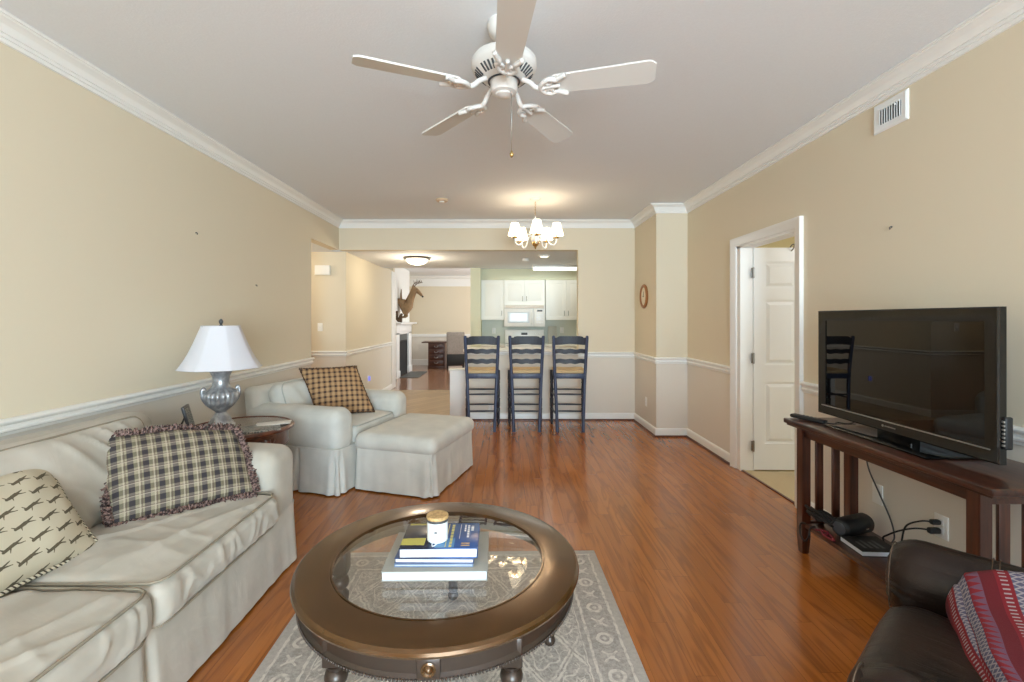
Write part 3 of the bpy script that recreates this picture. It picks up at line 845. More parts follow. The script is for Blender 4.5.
def leaning(name, label, loc, ry_, rz_, roll, w, h, t, mat, pinch, seed, frm=None, cord=None, wr=0.008, group=None, warp=None):
    """throw cushion: local x right, y up, z towards the viewer"""
    o = thing(name, label, 'cushion', loc)
    Mx = Matrix.Translation(loc) @ Matrix.Rotation(rz_, 4, 'Z') @ Matrix.Rotation(ry_, 4, 'X') @ Matrix.Rotation(roll, 4, 'Z')
    o.matrix_world = Mx
    bm = B(); pillow(bm, w, h, t, 40, pinch, seed, wr, 2.6, warp); obj('cover', bm, mat, o, 180)
    if frm: bm = B(); fringe(bm, w, h, pinch, frm[0], 66, 3, warp); f = obj('fringe', bm, frm[1], o, 180); f['kind'] = 'stuff'
    if cord:
        bm = B(); tube(bm, pillow_edge(w, h, pinch, 40, warp), 0.010, 6, closed=True); obj('cord_trim', bm, cord, o, 180)
    return o
# tartan cushion propped against the far back cushion and arm
leaning('tartan_cushion', 'rectangular tartan cushion with a frayed fringe, propped up on the beige sofa', (-1.58, 2.225, 0.668), R(56), R(44), R(0), 0.59, 0.41, 0.15, m_tartan, 0.05, 1.0, (0.036, m_fringe), warp=lambda p, u, v: p + V((-.035*max(0, v)*max(0, u+.2) + .035*max(0, -v)*max(0, -u), -.055*max(0, u)*max(0, v), 0)))
leaning('printed_cushion', 'cream cushion with a scattered dark print, leaning on the near sofa back', (-1.745, 1.60, 0.655), R(53), R(88), R(-3), 0.45, 0.42, 0.15, m_print, 0.06, 4.0, None, m_rope)

# ------------------------------------------------------------------ armchair, its cushion, ottoman
AR = R(-17)
chair = thing('armchair', 'wide pale slipcovered armchair in the far left corner', 'armchair', (-1.587, 4.239, 0), AR)
# local: x forward (0.475 = front), y across (-0.575 near side .. 0.575 far side)
bm = B(); skirt(bm, 0.472, 0.572, 0.012, 0.36, 0.045, 420, 0.010, 0.012, 8.0, pleats=((0.472, -0.53), (0.44, -0.572), (0.472, 0.53), (0.1, -0.572)))
obj('slipcover_base', bm, m_seafoam, chair, 80)
def armfn2(p, u):
    q = p.copy()
    if u.z > 0: q.z += 0.020*(1-u.y*u.y); q.y *= 1.0 + 0.08*max(0, u.z)
    q.y += 0.007*mn.noise(V((p.x*6, p.y*4, p.z*6))); q.z += 0.006*mn.noise(V((p.x*8, p.y*8, 5))); q.z -= 0.03*max(0, -u.x)**2*max(0, u.z)*0
    return q
for s in (1, -1):
    bm = B(); rbox(bm, (0.0, s*0.450, 0.485), (0.95, 0.25, 0.33), 0.09, (18, 6, 8), 6, armfn2); a_ = obj('arm', bm, m_seafoam, chair, 180)
bm = B(); rbox(bm, (-0.40, 0, 0.56), (0.16, 1.10, 0.50), 0.06, (4, 20, 10), 5, lambda p, u: p - V((0.04*u.z, 0, 0))); obj('backrest', bm, m_seafoam, chair, 180)
def scfn(p, u):
    q = p.copy(); e = (1-abs(u.x)**3)*(1-abs(u.y)**3)
    if u.z > 0: q.z += 0.02*e + 0.008*mn.noise(V((p.x*5, p.y*5, 1)))*e
    return q
bm = B(); rbox(bm, (0.09, 0, 0.42), (0.74, 0.66, 0.15), 0.05, (16, 16, 4), 5, scfn); cu = obj('seat_cushion', bm, m_seafoam, chair, 180)
bm = B(); tube(bm, [V((0.09+p.x, p.y, 0.487)) for p, no, s_ in rrect(0.362, 0.322, 0.05, 80)], 0.005, 6, closed=True); obj('piping', bm, m_piping2, cu, 180)
Mc = Matrix.Translation((-0.265, 0, 0.66)) @ Matrix.Rotation(R(-20), 4, 'Y')
bm = B(); rbox(bm, (0, 0, 0), (0.17, 0.86, 0.36), 0.08, (6, 26, 14), 6, bcfn(6.0), Mc); cu = obj('back_cushion', bm, m_seafoam, chair, 180)
bm = B(); tube(bm, [Mc @ V((0.085, p.x, p.y)) for p, no, s_ in rrect(0.40, 0.155, 0.07, 70)], 0.005, 6, closed=True); obj('piping', bm, m_piping2, cu, 180)
leaning('checked_cushion', 'square brown and black checked cushion resting on the pale armchair', (-1.55, 4.24, 0.725), R(66), R(28), R(0), 0.50, 0.46, 0.13, m_check, 0.04, 6.0, (0.012, m_fringe2), warp=lambda p, u, v: p + V((-.30*p.y, 0, 0)))

ott = thing('ottoman', 'pale slipcovered ottoman with a gathered cover, in front of the armchair', 'ottoman', (-0.753, 4.029, 0), R(-17))
bm = B(); skirt(bm, 0.345, 0.44, 0.012, 0.34, 0.03, 420, 0.010, 0.012, 15.0, pleats=((0.345, -0.415), (0.32, -0.44), (0.345, 0.42)))
obj('slipcover_base', bm, m_seafoam, ott, 80)
bm = B(); rbox(bm, (0, 0, 0.388), (0.735, 0.915, 0.14), 0.066, (18, 20, 4), 6, scfn); cu = obj('top_cushion', bm, m_seafoam, ott, 180)
bm = B(); tube(bm, [V((p.x, p.y, 0.442)) for p, no, s_ in rrect(0.335, 0.425, 0.07, 90)], 0.005, 6, closed=True); obj('piping', bm, m_piping2, cu, 180)

# ------------------------------------------------------------------ side table, lamp, picture frame, papers
st = thing('side_table', 'round mahogany side table between the sofa and the pale armchair', 'side table', (-1.80, 3.10, 0))
TZ = .042
bm = B(); lathe(bm, [(0, .627), (.30, .627), (.325, .632), (.338, .642), (.340, .652), (.334, .660), (.318, .664), (.312, .656), (0, .656)], 56); obj('table_top', bm, m_mahog, st)
bm = B(); lathe(bm, [(0, .6565), (.311, .6565), (.311, .6585), (0, .6585)], 56); obj('inlay', bm, m_mahogdk, st)
bm = B(); lathe(bm, [(.30, .628), (.30, .542), (.305, .534), (.298, .526), (.285, .526), (.285, .628)], 56); obj('apron', bm, m_mahog, st)
for k in range(4):
    a = R(-30) + k*pi/2; c_, s_ = cos(a), sin(a)
    bm = B(); tube(bm, smoothpath([(c_*.29, s_*.29, .60), (c_*.315, s_*.315, .51), (c_*.28, s_*.28, .30), (c_*.25, s_*.25, .14), (c_*.285, s_*.285, .02)], 6),
                   [.030 - .018*min(1, i/18) for i in range(25)], 10); box(bm, c_*.285-.02, c_*.285+.02, s_*.285-.02, s_*.285+.02, 0, .025, .006)
    obj('leg', bm, m_mahog, st, 60)
    bm = B(); tube(bm, smoothpath([(c_*.305-s_*.05, s_*.305+c_*.05, .597), (c_*.32, s_*.32, .562), (c_*.305+s_*.05, s_*.305-c_*.05, .597)], 6), .009, 8); obj('carving', bm, m_mahog, st, 180)
bm = B(); lathe(bm, [(0, .16), (.20, .16), (.205, .17), (.20, .18), (0, .18)], 40); obj('lower_shelf', bm, m_mahog, st)

lamp = thing('table_lamp', 'pewter urn table lamp with a white bell shade on the round side table', 'table lamp', (-1.915, 3.08, 0.6590))
def flute(th, z): return 1 + 0.10*abs(sin(th*9))*max(0, 1-abs((z-0.205)/0.085)**3) if 0.11 < z < 0.29 else 1
bm = B(); lathe(bm, [(0, 0), (.082, 0), (.086, .008), (.086, .018), (.076, .024), (.074, .034), (.066, .044), (.056, .066), (.040, .090), (.032, .102), (.036, .110),
                     (.052, .122), (.078, .150), (.092, .180), (.098, .210), (.096, .232), (.082, .248), (.070, .256), (.060, .266), (.052, .285), (.048, .31), (.052, .345), (.064, .372), (.070, .380), (.070, .392), (.060, .397), (0, .397)], 72, fn=flute)
obj('base', bm, m_lamp, lamp, 50)
for s in (-1, 1):
    bm = B(); tube(bm, smoothpath([(s*.060, s*.052, .16), (s*.078, s*.067, .20), (s*.083, s*.072, .245), (s*.076, s*.066, .268), (s*.068, s*.060, .252)], 6), .011, 8); obj('handle', bm, m_lamp, lamp, 180)
bm = B(); lathe(bm, [(0, .397), (.014, .397), (.014, .47), (0, .47)], 12); tube(bm, [(0, 0, .46), (0, 0, .70)], .004, 8); obj('stem', bm, m_nickel, lamp)
n_ = 8
def panel(th, z): # eight-sided bell
    k = (th % (2*pi/n_)) - pi/n_; return cos(pi/n_)/cos(k)*0.45 + 0.55
bm = B(); pr = [(.252, .402), (.240, .421), (.212, .464), (.187, .512), (.162, .570), (.138, .630), (.120, .676), (.116, .684)]
lathe(bm, pr + [(r-.004, z) for r, z in pr[::-1]] + [pr[0]], 96, fn=panel); obj('lamp_shade', bm, m_shade, lamp, 60)
for z, r in ((.403, .252), (.683, .117)):
  bm = B(); tube(bm, [(r*panel(2*pi*i/96, 0)*cos(2*pi*i/96), r*panel(2*pi*i/96, 0)*sin(2*pi*i/96), z) for i in range(96)], .0035, 6, closed=True); obj('shade_trim', bm, m_shade, lamp, 180)
bm = B()
for k in range(3): tube(bm, [(0, 0, .680), (.118*cos(k*2.09), .118*sin(k*2.09), .680)], .002, 6)
obj('shade_spider', bm, m_nickel, lamp)
bm = B(); lathe(bm, [(0, .682), (.010, .682), (.012, .688), (.006, .694), (.012, .704), (.014, .716), (.008, .728), (0, .734)], 16); obj('finial', bm, m_greyd, lamp)

fr = thing('photo_frame', 'small dark photo frame standing on the side table left of the lamp', 'picture frame', (-2.045, 2.985, 0.6592), R(112))
Mf = Matrix.Rotation(R(-14), 4, 'X')
bm = B(); box(bm, -.065, .065, -.008, .008, 0, .17, .003, 2, Mf); obj('frame', bm, m_photo, fr)
bm = B(); box(bm, -.05, .05, -.0100, -.0080, .018, .152, 0, 1, Mf); obj('picture', bm, m_mag, fr)
bm = B(); box(bm, -.022, .022, -.003, .003, 0, .135, .001, 2, Matrix.Translation((0, .078, 0)) @ Matrix.Rotation(R(23), 4, 'X')); obj('easel_back', bm, m_blackm, fr)
bm = B(); box(bm, -.105, .105, -.14, .14, 0, .006, .001); mg = obj('magazine', bm, m_mag, None, loc=(-1.640, 3.02, .6595), rot=(0, 0, R(-62)))
tag(mg, 'grey magazine lying on the round side table beside the lamp', 'magazine')
bm = B(); box(bm, -.055, .055, -.11, .11, 0, .003, .0008); mg = obj('envelope', bm, m_paper, None, loc=(-1.60, 3.16, .6651), rot=(R(1.5), 0, R(-70)))
tag(mg, 'white envelope on top of the grey magazine on the side table', 'envelope')

# ------------------------------------------------------------------ rug and coffee table
bm = B(); box(bm, -0.765, 0.765, -1.22, 1.22, 0.001, 0.009, 0.003); rug = obj('rug', bm, m_rug, None, loc=(-0.205, 1.485, 0), rot=(0, 0, R(1)))
tag(rug, 'grey and cream patterned rug under the round coffee table', 'rug')
ct = thing('coffee_table', 'round bronze-finished coffee table with an inset glass top, on the patterned rug', 'coffee table', (-0.252, 1.80, 0.009))
EX = 1.03
bm = B(); lathe(bm, [(.394, .440), (.394, .449), (.400, .4515), (.505, .4515), (.515, .449), (.5235, .441), (.526, .432), (.522, .423), (.512, .418), (.500, .416), (.394, .416), (.394, .440)], 128, sx=EX)
obj('table_top', bm, m_bronze, ct, 22)
bm = B(); lathe(bm, [(0, .436), (.393, .436), (.393, .444), (.378, .449), (0, .449)], 128, sx=EX); obj('glass', bm, m_glass, ct, 30)
bm = B(); lathe(bm, [(.390, .430), (.396, .430), (.396, .4525), (.391, .4525), (.390, .430)], 128, sx=EX); obj('rim', bm, m_bronze, ct, 50)
bm = B(); lathe(bm, [(.505, .417), (.500, .408), (.492, .402), (.492, .362), (.498, .355), (.503, .350), (.49, .345), (.47, .345), (.47, .417), (.505, .417)], 128, sx=EX); obj('apron', bm, m_bronzedk, ct, 40)
bm = B()
for k in range(300):
    a = 2*pi*k/300; b2 = B(); bmesh.ops.create_uvsphere(b2, u_segments=6, v_segments=4, radius=0.0048)
    merge(bm, b2, Matrix.Translation((.503*cos(a)*EX, .503*sin(a), .349)) @ Matrix.Rotation(a, 4, 'Z') @ Matrix.Diagonal((1, .85, 1.2, 1)))
obj('bead_moulding', bm, m_bronzedk, ct, 180)
for a in (R(-86), R(-6), R(86), R(174)):
    Mr = Matrix.Translation((.492*cos(a)*EX, .492*sin(a), .383)) @ Matrix.Rotation(a+pi/2, 4, 'Z')
    bm = B(); box(bm, -.034, .034, -.014, .01, -.030, .030, .003, 2, Mr); ro = obj('rosette_block', bm, m_bronzedk, ct)
    bm = B(); b2 = B(); lathe(b2, [(0, 0), (.021, 0), (.022, .004), (.017, .006), (.013, .003), (.010, .006), (.006, .010), (0, .011)], 24)
    merge(bm, b2, Mr @ Matrix.Translation((0, -.014, 0)) @ Matrix.Rotation(R(90), 4, 'X')); obj('rosette', bm, m_bronze, ro)
for a in (R(-54), R(-126), R(18), R(162), R(90)):
    x, y = .455*cos(a)*EX, .455*sin(a)
    bm = B(); box(bm, x-.034, x+.034, y-.034, y+.034, .305, .40, .005)
    lathe(bm, [(0, 0), (.020, 0), (.026, .012), (.024, .022), (.017, .034), (.024, .042), (.022, .06), (.028, .14), (.034, .19), (.036, .212), (.026, .226), (.020, .233), (.033, .246), (.037, .262), (.033, .278), (.024, .286), (.030, .296), (.036, .306), (0, .306)], 20, (x, y, 0))
    obj('leg', bm, m_bronzedk, ct, 50)

ZT = 0.009 + 0.4495
def book(name, label, loc, rz, w, d, h, cover, rnd=0.0, group=None):
    o = thing(name, label, 'book', loc, rz, group); t = .003
    bm = B(); box(bm, -w/2, w/2, -d/2, d/2, 0, t, .0008); box(bm, -w/2, w/2, -d/2, d/2, h-t, h, .0008); box(bm, -w/2, w/2, d/2-t, d/2, 0, h, .0008)
    obj('cover', bm, cover, o)
    bm = B(); box(bm, -w/2+.004, w/2-.004, -d/2+.004, d/2-t, t, h-t); obj('pages', bm, m_page, o)
    return o
book('book', 'large grey hardback lying lowest in the coffee table stack', (-.25, 1.765, ZT), R(1), .378, .30, .036, m_gcover)
book('book', 'thin pale blue paperback, second from bottom in the coffee table stack', (-.255, 1.742, ZT+.0365), R(0.5), .285, .20, .010, m_bluec)
book('book', 'slate blue book, second from top in the coffee table stack', (-.252, 1.748, ZT+.047), R(-.5), .288, .205, .018, m_navyc)
bk = book('book', 'thick glossy blue photo book on top of the coffee table stack, under a candle', (-.240, 1.748, ZT+.0655), R(1), .285, .205, .036, m_bcover)
bm = B()
for k in range(3): box(bm, .035+k*.0, .0352, -.001, .001, 0, .0001)
bm.free(); bm = B()
rg = random.Random(5)
yy = -.092
while yy < .088:
    L = rg.uniform(.010, .022); box(bm, .036, .046, yy, min(.09, yy+L), .0358, .0363); yy += L + .005
obj('title', bm, m_yprint, bk)
bm = B(); box(bm, .022, .0245, -.09, .095, .0358, .0363); obj('rule_line', bm, m_yprint, bk)
bm = B()
for x0, x1, ya, yb in ((.098, .106, -.02, .085), (.086, .0925, .03, .085), (.112, .122, .035, .075)):
    yy = ya
    while yy < yb: L = rg.uniform(.008, .018); box(bm, x0, x1, yy, min(yb, yy+L), .0358, .0363); yy += L + .004
box(bm, .070, .0715, -.03, .09, .0358, .0363); obj('author_lines', bm, m_wprint, bk)
bm = B()
for k in range(2): box(bm, .080, .112, -.085+k*.016, -.077+k*.016, .0358, .0363)
obj('cover_bars', bm, m_cork, bk)
bm = B()
tube(bm, smoothpath([(-.052, -.02, .0362), (-.03, .0, .0362), (-.028, -.05, .0362), (-.022, -.088, .0362), (-.005, -.06, .0362), (.0, -.045, .0362)], 4), .0028, 6)
obj('cover_drawing', bm, m_wprint, bk)
cdl = thing('candle_jar', 'white candle jar with a wooden lid on top of the blue photo book', 'candle', (-.250, 1.712, ZT+.1020))
bm = B(); lathe(bm, [(0, 0), (.034, 0), (.0385, .004), (.039, .010), (.039, .076), (.037, .082), (.034, .082), (.034, .070), (0, .070)], 36); obj('jar', bm, m_jar, cdl, 40)
bm = B(); lathe(bm, [(.0392, .074), (.0402, .074), (.0402, .084), (.0392, .084), (.0392, .074)], 36); obj('metal_band', bm, m_greyd, cdl)
bm = B(); lathe(bm, [(0, .082), (.0395, .082), (.041, .085), (.041, .092), (.039, .095), (0, .095)], 36); obj('lid', bm, m_cork, cdl)
bm = B(); box(bm, -.006, .004, -.0398, -.0388, .040, .046); obj('label_mark', bm, m_greyd, cdl)

# ------------------------------------------------------------------ tv console and what is on it
con = thing('tv_console', 'dark cherry slatted console table under the television, along the right wall', 'console table', (1.938, 2.19, 0), R(1))
CL, CD = 0.585, 0.228                                  # half length, half depth of the top; local -x faces the room
prof = [(-.004, .755), (-.004, .765), (.006, .772), (.006, .784), (-.002, .790)]
bm = B(); box(bm, -CD, CD, -CL, CL, .762, .790, .006, 3); box(bm, -CD+.012, CD-.012, -CL+.012, CL-.012, .750, .764, .004); obj('table_top', bm, m_console, con)
for sx in (-1, 1):
    for sy in (-1, 1):
        x, y = sx*(CD-.085), (CL-.060 if sy > 0 else -(CL-.125))
        bm = B(); b2 = B(); bmesh.ops.create_cube(b2, size=1)
        for v in b2.verts: v.co = V((x+v.co.x*.052, y+v.co.y*.052, .375+v.co.z*.75))
        for v in b2.verts:
            if v.co.z < .1: v.co.x -= (v.co.x-x)*.25; v.co.y -= (v.co.y-y)*.25
        bmesh.ops.bisect_plane(b2, geom=b2.verts[:]+b2.edges[:]+b2.faces[:], plane_co=(0, 0, .10), plane_no=(0, 0, 1))
        for v in b2.verts:
            if abs(v.co.z-.10) < 1e-4: v.co.x = x + (.026 if v.co.x > x else -.026); v.co.y = y + (.026 if v.co.y > y else -.026)
        bmesh.ops.bevel(b2, geom=b2.edges[:], offset=.003, segments=2, affect='EDGES'); merge(bm, b2); obj('leg', bm, m_consolev, con)
xa, ya, yn = CD-.085, CL-.060, CL-.125
bm = B(); box(bm, -xa-.012, -xa+.010, -yn, ya, .69, .752, .002); obj('front_apron', bm, m_console, con)
bm = B(); box(bm, xa-.010, xa+.012, -yn, ya, .69, .752, .002); obj('rear_apron', bm, m_console, con)
for sy in (-yn/ya, 1):
    bm = B(); box(bm, -xa, xa, sy*ya-.012, sy*ya+.012, .69, .752, .002); obj('end_rail', bm, m_console, con)
    bm = B(); box(bm, -xa, xa, sy*ya-.012, sy*ya+.012, .145, .187, .002); obj('lower_end_rail', bm, m_console, con)
    for k in (-1, 1):
        bm = B(); box(bm, k*.050-.022, k*.050+.022, sy*ya-.007, sy*ya+.007, .148, .692, .002); obj('end_slat', bm, m_consolev, con)
bm = B(); box(bm, -xa-.016, xa+.016, -yn+.03, ya-.03, .160, .185, .004); obj('lower_shelf', bm, m_console, con)
CR = con.matrix_basis.copy()
def onc(x, y, z): return tuple(Matrix.Translation((1.938, 2.19, 0)) @ Matrix.Rotation(R(1), 4, 'Z') @ V((x, y, z)))

# television: local x along the screen (viewer's left to right), -y towards the room
tvl = 1.11; ya_ = R(-90)
tv = thing('television', 'large black flat television standing on the cherry console', 'television', (1.920, 2.245, 0.790), ya_)
bm = B(); box(bm, -.488, .488, .0, .022, .052, .636, .006, 3); box(bm, -.38, .38, .02, .075, .14, .56, .02, 3); obj('casing', bm, m_blackm, tv)
bm = B(); sweep(bm, [(-.503, .040), (-.503, .648), (.503, .648), (.503, .040)], [(0, .004), (0, -.022), (.006, -.026), (.058, -.020), (.058, .004)], lambda u, v, w: (u, w, v), closed=True); obj('bezel', bm, m_black, tv, 30)
bm = B(); box(bm, -.447, .447, -.016, .006, .095, .592); obj('screen', bm, m_screen, tv)
bm = B(); box(bm, -.470, .470, -.027, -.020, .088, .093, .001); obj('chrome_strip', bm, m_silver, tv)
bm = B(); lathe(bm, [(0, 0), (.006, 0), (.006, .002), (0, .002)], 12); 
for v in bm.verts: v.co = V((v.co.x-.03, -.0265-v.co.z, v.co.y+.068))
for k in range(7): box(bm, -.018+k*.009, -.011+k*.009, -.0285, -.0262, .0655, .0705)
obj('logo', bm, m_silver, tv)
bm = B(); box(bm, -.10, .10, .0, .045, .01, .10, .006); obj('stand_neck', bm, m_black, tv)
def stb(p, u): return V((p.x, p.y, p.z - .006*abs(u.x)*max(0, u.z)))
bm = B(); rbox(bm, (0, .01, .008), (.62, .27, .016), .008, (12, 8, 2), 3, stb); obj('stand_base', bm, m_black, tv)
bm = B(); box(bm, .499, .514, -.012, .020, .100, .225, .006, 3); bp = obj('button_panel', bm, m_blackm, tv)
for k in range(7):
    bm = B(); box(bm, -.012+.511, .512, -.015, -.010, .112+k*.015, .120+k*.015, .0012); obj('button', bm, m_silver, bp)
bm = B(); lathe(bm, [(0, 0), (.010, 0), (.010, .02), (0, .02)], 12, (.0, .0, .0)); bm.free()

rem = thing('remote_control', 'black remote control lying at the far front corner of the console', 'remote control', onc(-.13, .505, .7905), R(28))
bm = B(); rbox(bm, (0, 0, .011), (.05, .19, .022), .010, (4, 10, 2), 4, lambda p, u: V((p.x, p.y, p.z + .004*u.y))); obj('body', bm, m_blackm, rem, 180)
for r_ in range(5):
    for c_ in range(3):
        bm = B(); box(bm, -.017+c_*.013, -.008+c_*.013, -.06+r_*.022, -.050+r_*.022, .0195+(-.06+r_*.022)/.095*.004, .0235+(-.055+r_*.022)/.095*.004, .001); obj('button', bm, m_greyd, rem)
bm = B(); tube(bm, smoothpath([onc(-.05, .46, .797), onc(-.09, .42, .796), onc(-.06, .385, .796), onc(-.02, .42, .796), onc(.01, .385, .796), onc(.05, .40, .797), onc(.09, .43, .800)], 8), .0045, 8)
cb = obj('cable', bm, m_blackm, None, 180); tag(cb, 'short black cable curled on the console top behind the remote', 'cable')

m_cap = M('speaker_cap', (74, 78, 84), 0.5)
spk = thing('portable_speaker', 'black cylindrical portable speaker on the lower shelf of the console', 'speaker', onc(.020, .355, .185+.0528), R(20))
bm = B(); b2 = B(); lathe(b2, [(0, -.115), (.036, -.115), (.044, -.110), (.052, -.095), (.052, .095), (.044, .110), (.036, .115), (0, .115)], 32); merge(bm, b2, Matrix.Rotation(R(90), 4, 'Y')); obj('body', bm, m_blackm, spk, 40)
for s in (-1, 1):
    bm = B(); b2 = B(); lathe(b2, [(0, 0), (.034, 0), (.036, .004), (.028, .008), (0, .006)], 28); merge(bm, b2, Matrix.Translation((s*.113, 0, 0)) @ Matrix.Rotation(R(90)*s, 4, 'Y')); obj('end_cap', bm, m_cap, spk, 60)
bm = B(); box(bm, .03, .048, -.0535, -.0505, -.010, -.004, .0005); obj('logo', bm, m_silver, spk)
# coil of black cable with a red lead, on the shelf's front corner
rg = random.Random(11)
def coil(n, r, c, seed, zs=.03):
    rg = random.Random(seed); pts = []
    for i in range(n*10):
        a = 2*pi*i/10; k = r*(.75+.35*rg.random())
        pts.append((c[0]+cos(a)*k*.55, c[1]+sin(a)*k, c[2]+rg.uniform(0, zs)+abs(sin(a*.5+seed))*zs))
    return smoothpath(pts, 3)
bm = B(); c0 = onc(-.10, .450, .197); tube(bm, coil(7, .105, c0, 3, .05), .0065, 8)
tube(bm, smoothpath([onc(-.19, .44, .21), onc(-.205, .46, .20), onc(-.215, .45, .15), onc(-.212, .42, .12), onc(-.210, .39, .15), onc(-.19, .40, .20), onc(-.15, .42, .20)], 6), .0055, 8)
cb = obj('cable_coil', bm, m_blackm, None, 180); tag(cb, 'tangled coil of black cable spilling off the console lower shelf', 'cable')
bm = B(); tube(bm, smoothpath([onc(-.16, .40, .193), onc(-.12, .36, .197), onc(-.16, .33, .193), onc(-.12, .36, .193), onc(-.15, .27, .193), onc(-.16, .33, .193), onc(-.15, .37, .205)], 6), .006, 8)
cb = obj('red_cable', bm, m_redcord, None, 180); tag(cb, 'dark red lead lying between the speaker and the black cable coil', 'cable')
nb = book('book', 'black-covered white book on the console lower shelf beside the speaker', onc(-.020, .195, .1855), R(-3), .19, .17, .028, m_blackm)
bm = B()
for k in range(4): box(bm, -.06+k*.03, -.045+k*.03, -.05, .02+.02*(k % 2), .0278, .0283)
obj('title', bm, m_greyd, nb)

# ------------------------------------------------------------------ plates, plugs and leads on the right wall
def plate(name, label, loc, rz, kind='blank', cat='cover plate', group=None):
    """wall plate: local x across, z up, -y away from the wall"""
    o = thing(name, label, cat, loc, rz, group)
    bm = B(); box(bm, -.036, .036, -.006, 0.0, -.058, .058, .003, 2); obj('cover_plate', bm, m_plate, o)
    if kind == 'outlet':
        for z in (-.02, .02): bm = B(); rbox(bm, (0, -.006, z), (.030, .005, .028), .0024, (4, 1, 4), 2); obj('socket', bm, m_white, o, 60)
    if kind == 'switch':
        bm = B(); box(bm, -.005, .005, -.016, -.004, -.010, .010, .002); obj('toggle', bm, m_white, o)
    return o
plate('cable_plate', 'blank white cover plate on the wall beneath the television', (RX, 2.64, .375), R(-90), 'blank')
ZO = .362
plate('wall_outlet', 'white wall outlet under the console with two black plugs in it', (RX, 2.255, ZO), R(-90), 'outlet', 'outlet')
for i, (z, nm, sz, path) in enumerate(((.022, 'black slim plug with a lead in the upper socket below the television', .018, [(RX-.045, 2.255, ZO+.022), (RX-.085, 2.275, ZO+.018), (RX-.11, 2.33, ZO-.03), (RX-.115, 2.35, ZO-.11), (RX-.125, 2.34, .21), (RX-.16, 2.28, .192)]),
                                  (-.020, 'bulky black plug in the lower socket below the television', .022, [(RX-.060, 2.265, ZO-.020), (RX-.095, 2.30, ZO-.03), (RX-.12, 2.36, ZO-.07), (RX-.13, 2.42, ZO-.12), (RX-.13, 2.45, .21), (RX-.17, 2.38, .192)]))):
    o = thing('power_plug', nm, 'plug', (0, 0, 0))
    bm = B(); rbox(bm, (RX-.034 if i == 0 else RX-.040, 2.255, ZO+z), (.045 if i == 0 else .056, .026, sz+.006), .008, (4, 2, 2), 3); obj('plug_body', bm, m_blackm, o, 180)
    bm = B(); tube(bm, smoothpath(path, 8), .0042, 8); obj('lead', bm, m_blackm, o, 180)
bm = B(); tube(bm, smoothpath([(RX-.006, 2.74, .775), (RX-.006, 2.72, .66), (RX-.012, 2.70, .52), (RX-.016, 2.62, .40), (RX-.03, 2.52, .28), (RX-.06, 2.46, .215), (RX-.09, 2.44, .192)], 8), .004, 8)
cb = obj('hanging_cable', bm, m_greyd, None, 180); tag(cb, 'thin grey cable hanging behind the console past the blank plate', 'cable')

# ------------------------------------------------------------------ leather armchair and throw
RA = R(130.5)
lc = thing('leather_recliner', 'dark brown leather armchair beside the console, a throw blanket on its seat', 'armchair', (1.315, 0.965, 0), RA)
lc.scale = (1, 1, 1.055)
# local: x forward, y left; arm centres at y +-0.36, front at x = 0.45
def larm(sg):
    def f(p, u):
        q = p.copy()
        q.z += .018*(1-u.y*u.y)*max(0, u.z)
        if u.x > .5:
            a = atan2(p.z, p.y); q.x += .004*sin(a*22)*(u.x-.5)*2*min(1, abs(u.y)+abs(u.z)); 
        s = .004*sin((p.z*1.0+p.y*.6)*90)*max(0, u.x-.55); q.x += s
        q.y += .004*mn.noise(V((p.x*8, p.y*5, p.z*5)))
        return q
    return f
for s in (-1, 1):
    bm = B(); rbox(bm, (.01 if s < 0 else -.05, .405 if s > 0 else -.36, .495), (.88, .20, .24), .095, (40, 14, 14), 7, larm(s)); a_ = obj('arm', bm, m_leather, lc, 180)
    bm = B(); rbox(bm, (.0 if s < 0 else -.03, .405 if s > 0 else -.36, .24), (.80, .17, .40), .05, (12, 4, 8), 4); obj('arm_panel', bm, m_leather, lc, 180)
    for xs in (.19, .205):
        bm = B(); pts = []
        for t in range(25):
            a = pi*t/24; pts.append((xs, (.405 if s > 0 else -.36) + cos(a)*.1005, .527 + sin(a)*.111))
        tube(bm, pts, .0016, 5); obj('stitching', bm, m_stitch, a_, 180)
    bm = B(); tube(bm, [(.432 if s < 0 else .372, (.405 if s > 0 else -.36) + cos(2*pi*t/40)*.088, .50 + sin(2*pi*t/40)*.106) for t in range(40)], .0018, 5, closed=True); obj('stitching', bm, m_stitch, a_, 180)
def lseat(p, u):
    q = p.copy(); e = (1-abs(u.y)**4)
    q.z += .020*e*max(0, u.z)*(1-u.x*u.x*.3); q.x += .02*e*max(0, u.x)
    w = wrinkle(V((p.y*.6, p.x, 0)), (2.5, 8, 1), 3.0); q.z += .006*w*max(0, u.z)
    if u.x > .5: q.x += .005*wrinkle(V((p.z*.8, p.y, 0)), (9, 3, 1), 2.0)
    return q
bm = B(); rbox(bm, (.0, .02, .390), (.84, .56, .20), .085, (30, 30, 8), 6, lseat); obj('seat_cushion', bm, m_leather, lc, 180)
bm = B(); rbox(bm, (-.03, .025, .17), (.78, .58, .30), .05, (8, 8, 6), 4); obj('base', bm, m_leather, lc, 180)
bm = B(); rbox(bm, (0, 0, 0), (.20, .66, .52), .09, (6, 18, 14), 5, bcfn(9.0), Matrix.Translation((-.37, 0, .72)) @ Matrix.Rotation(R(-12), 4, 'Y')); obj('backrest', bm, m_leather, lc, 180)
for sx in (-.3, .34):
    for sy in (-.36, .36):
        bm = B(); lathe(bm, [(0, 0), (.022, 0), (.028, .05), (0, .05)], 14, (sx, sy, 0)); obj('foot', bm, m_blackm, lc)
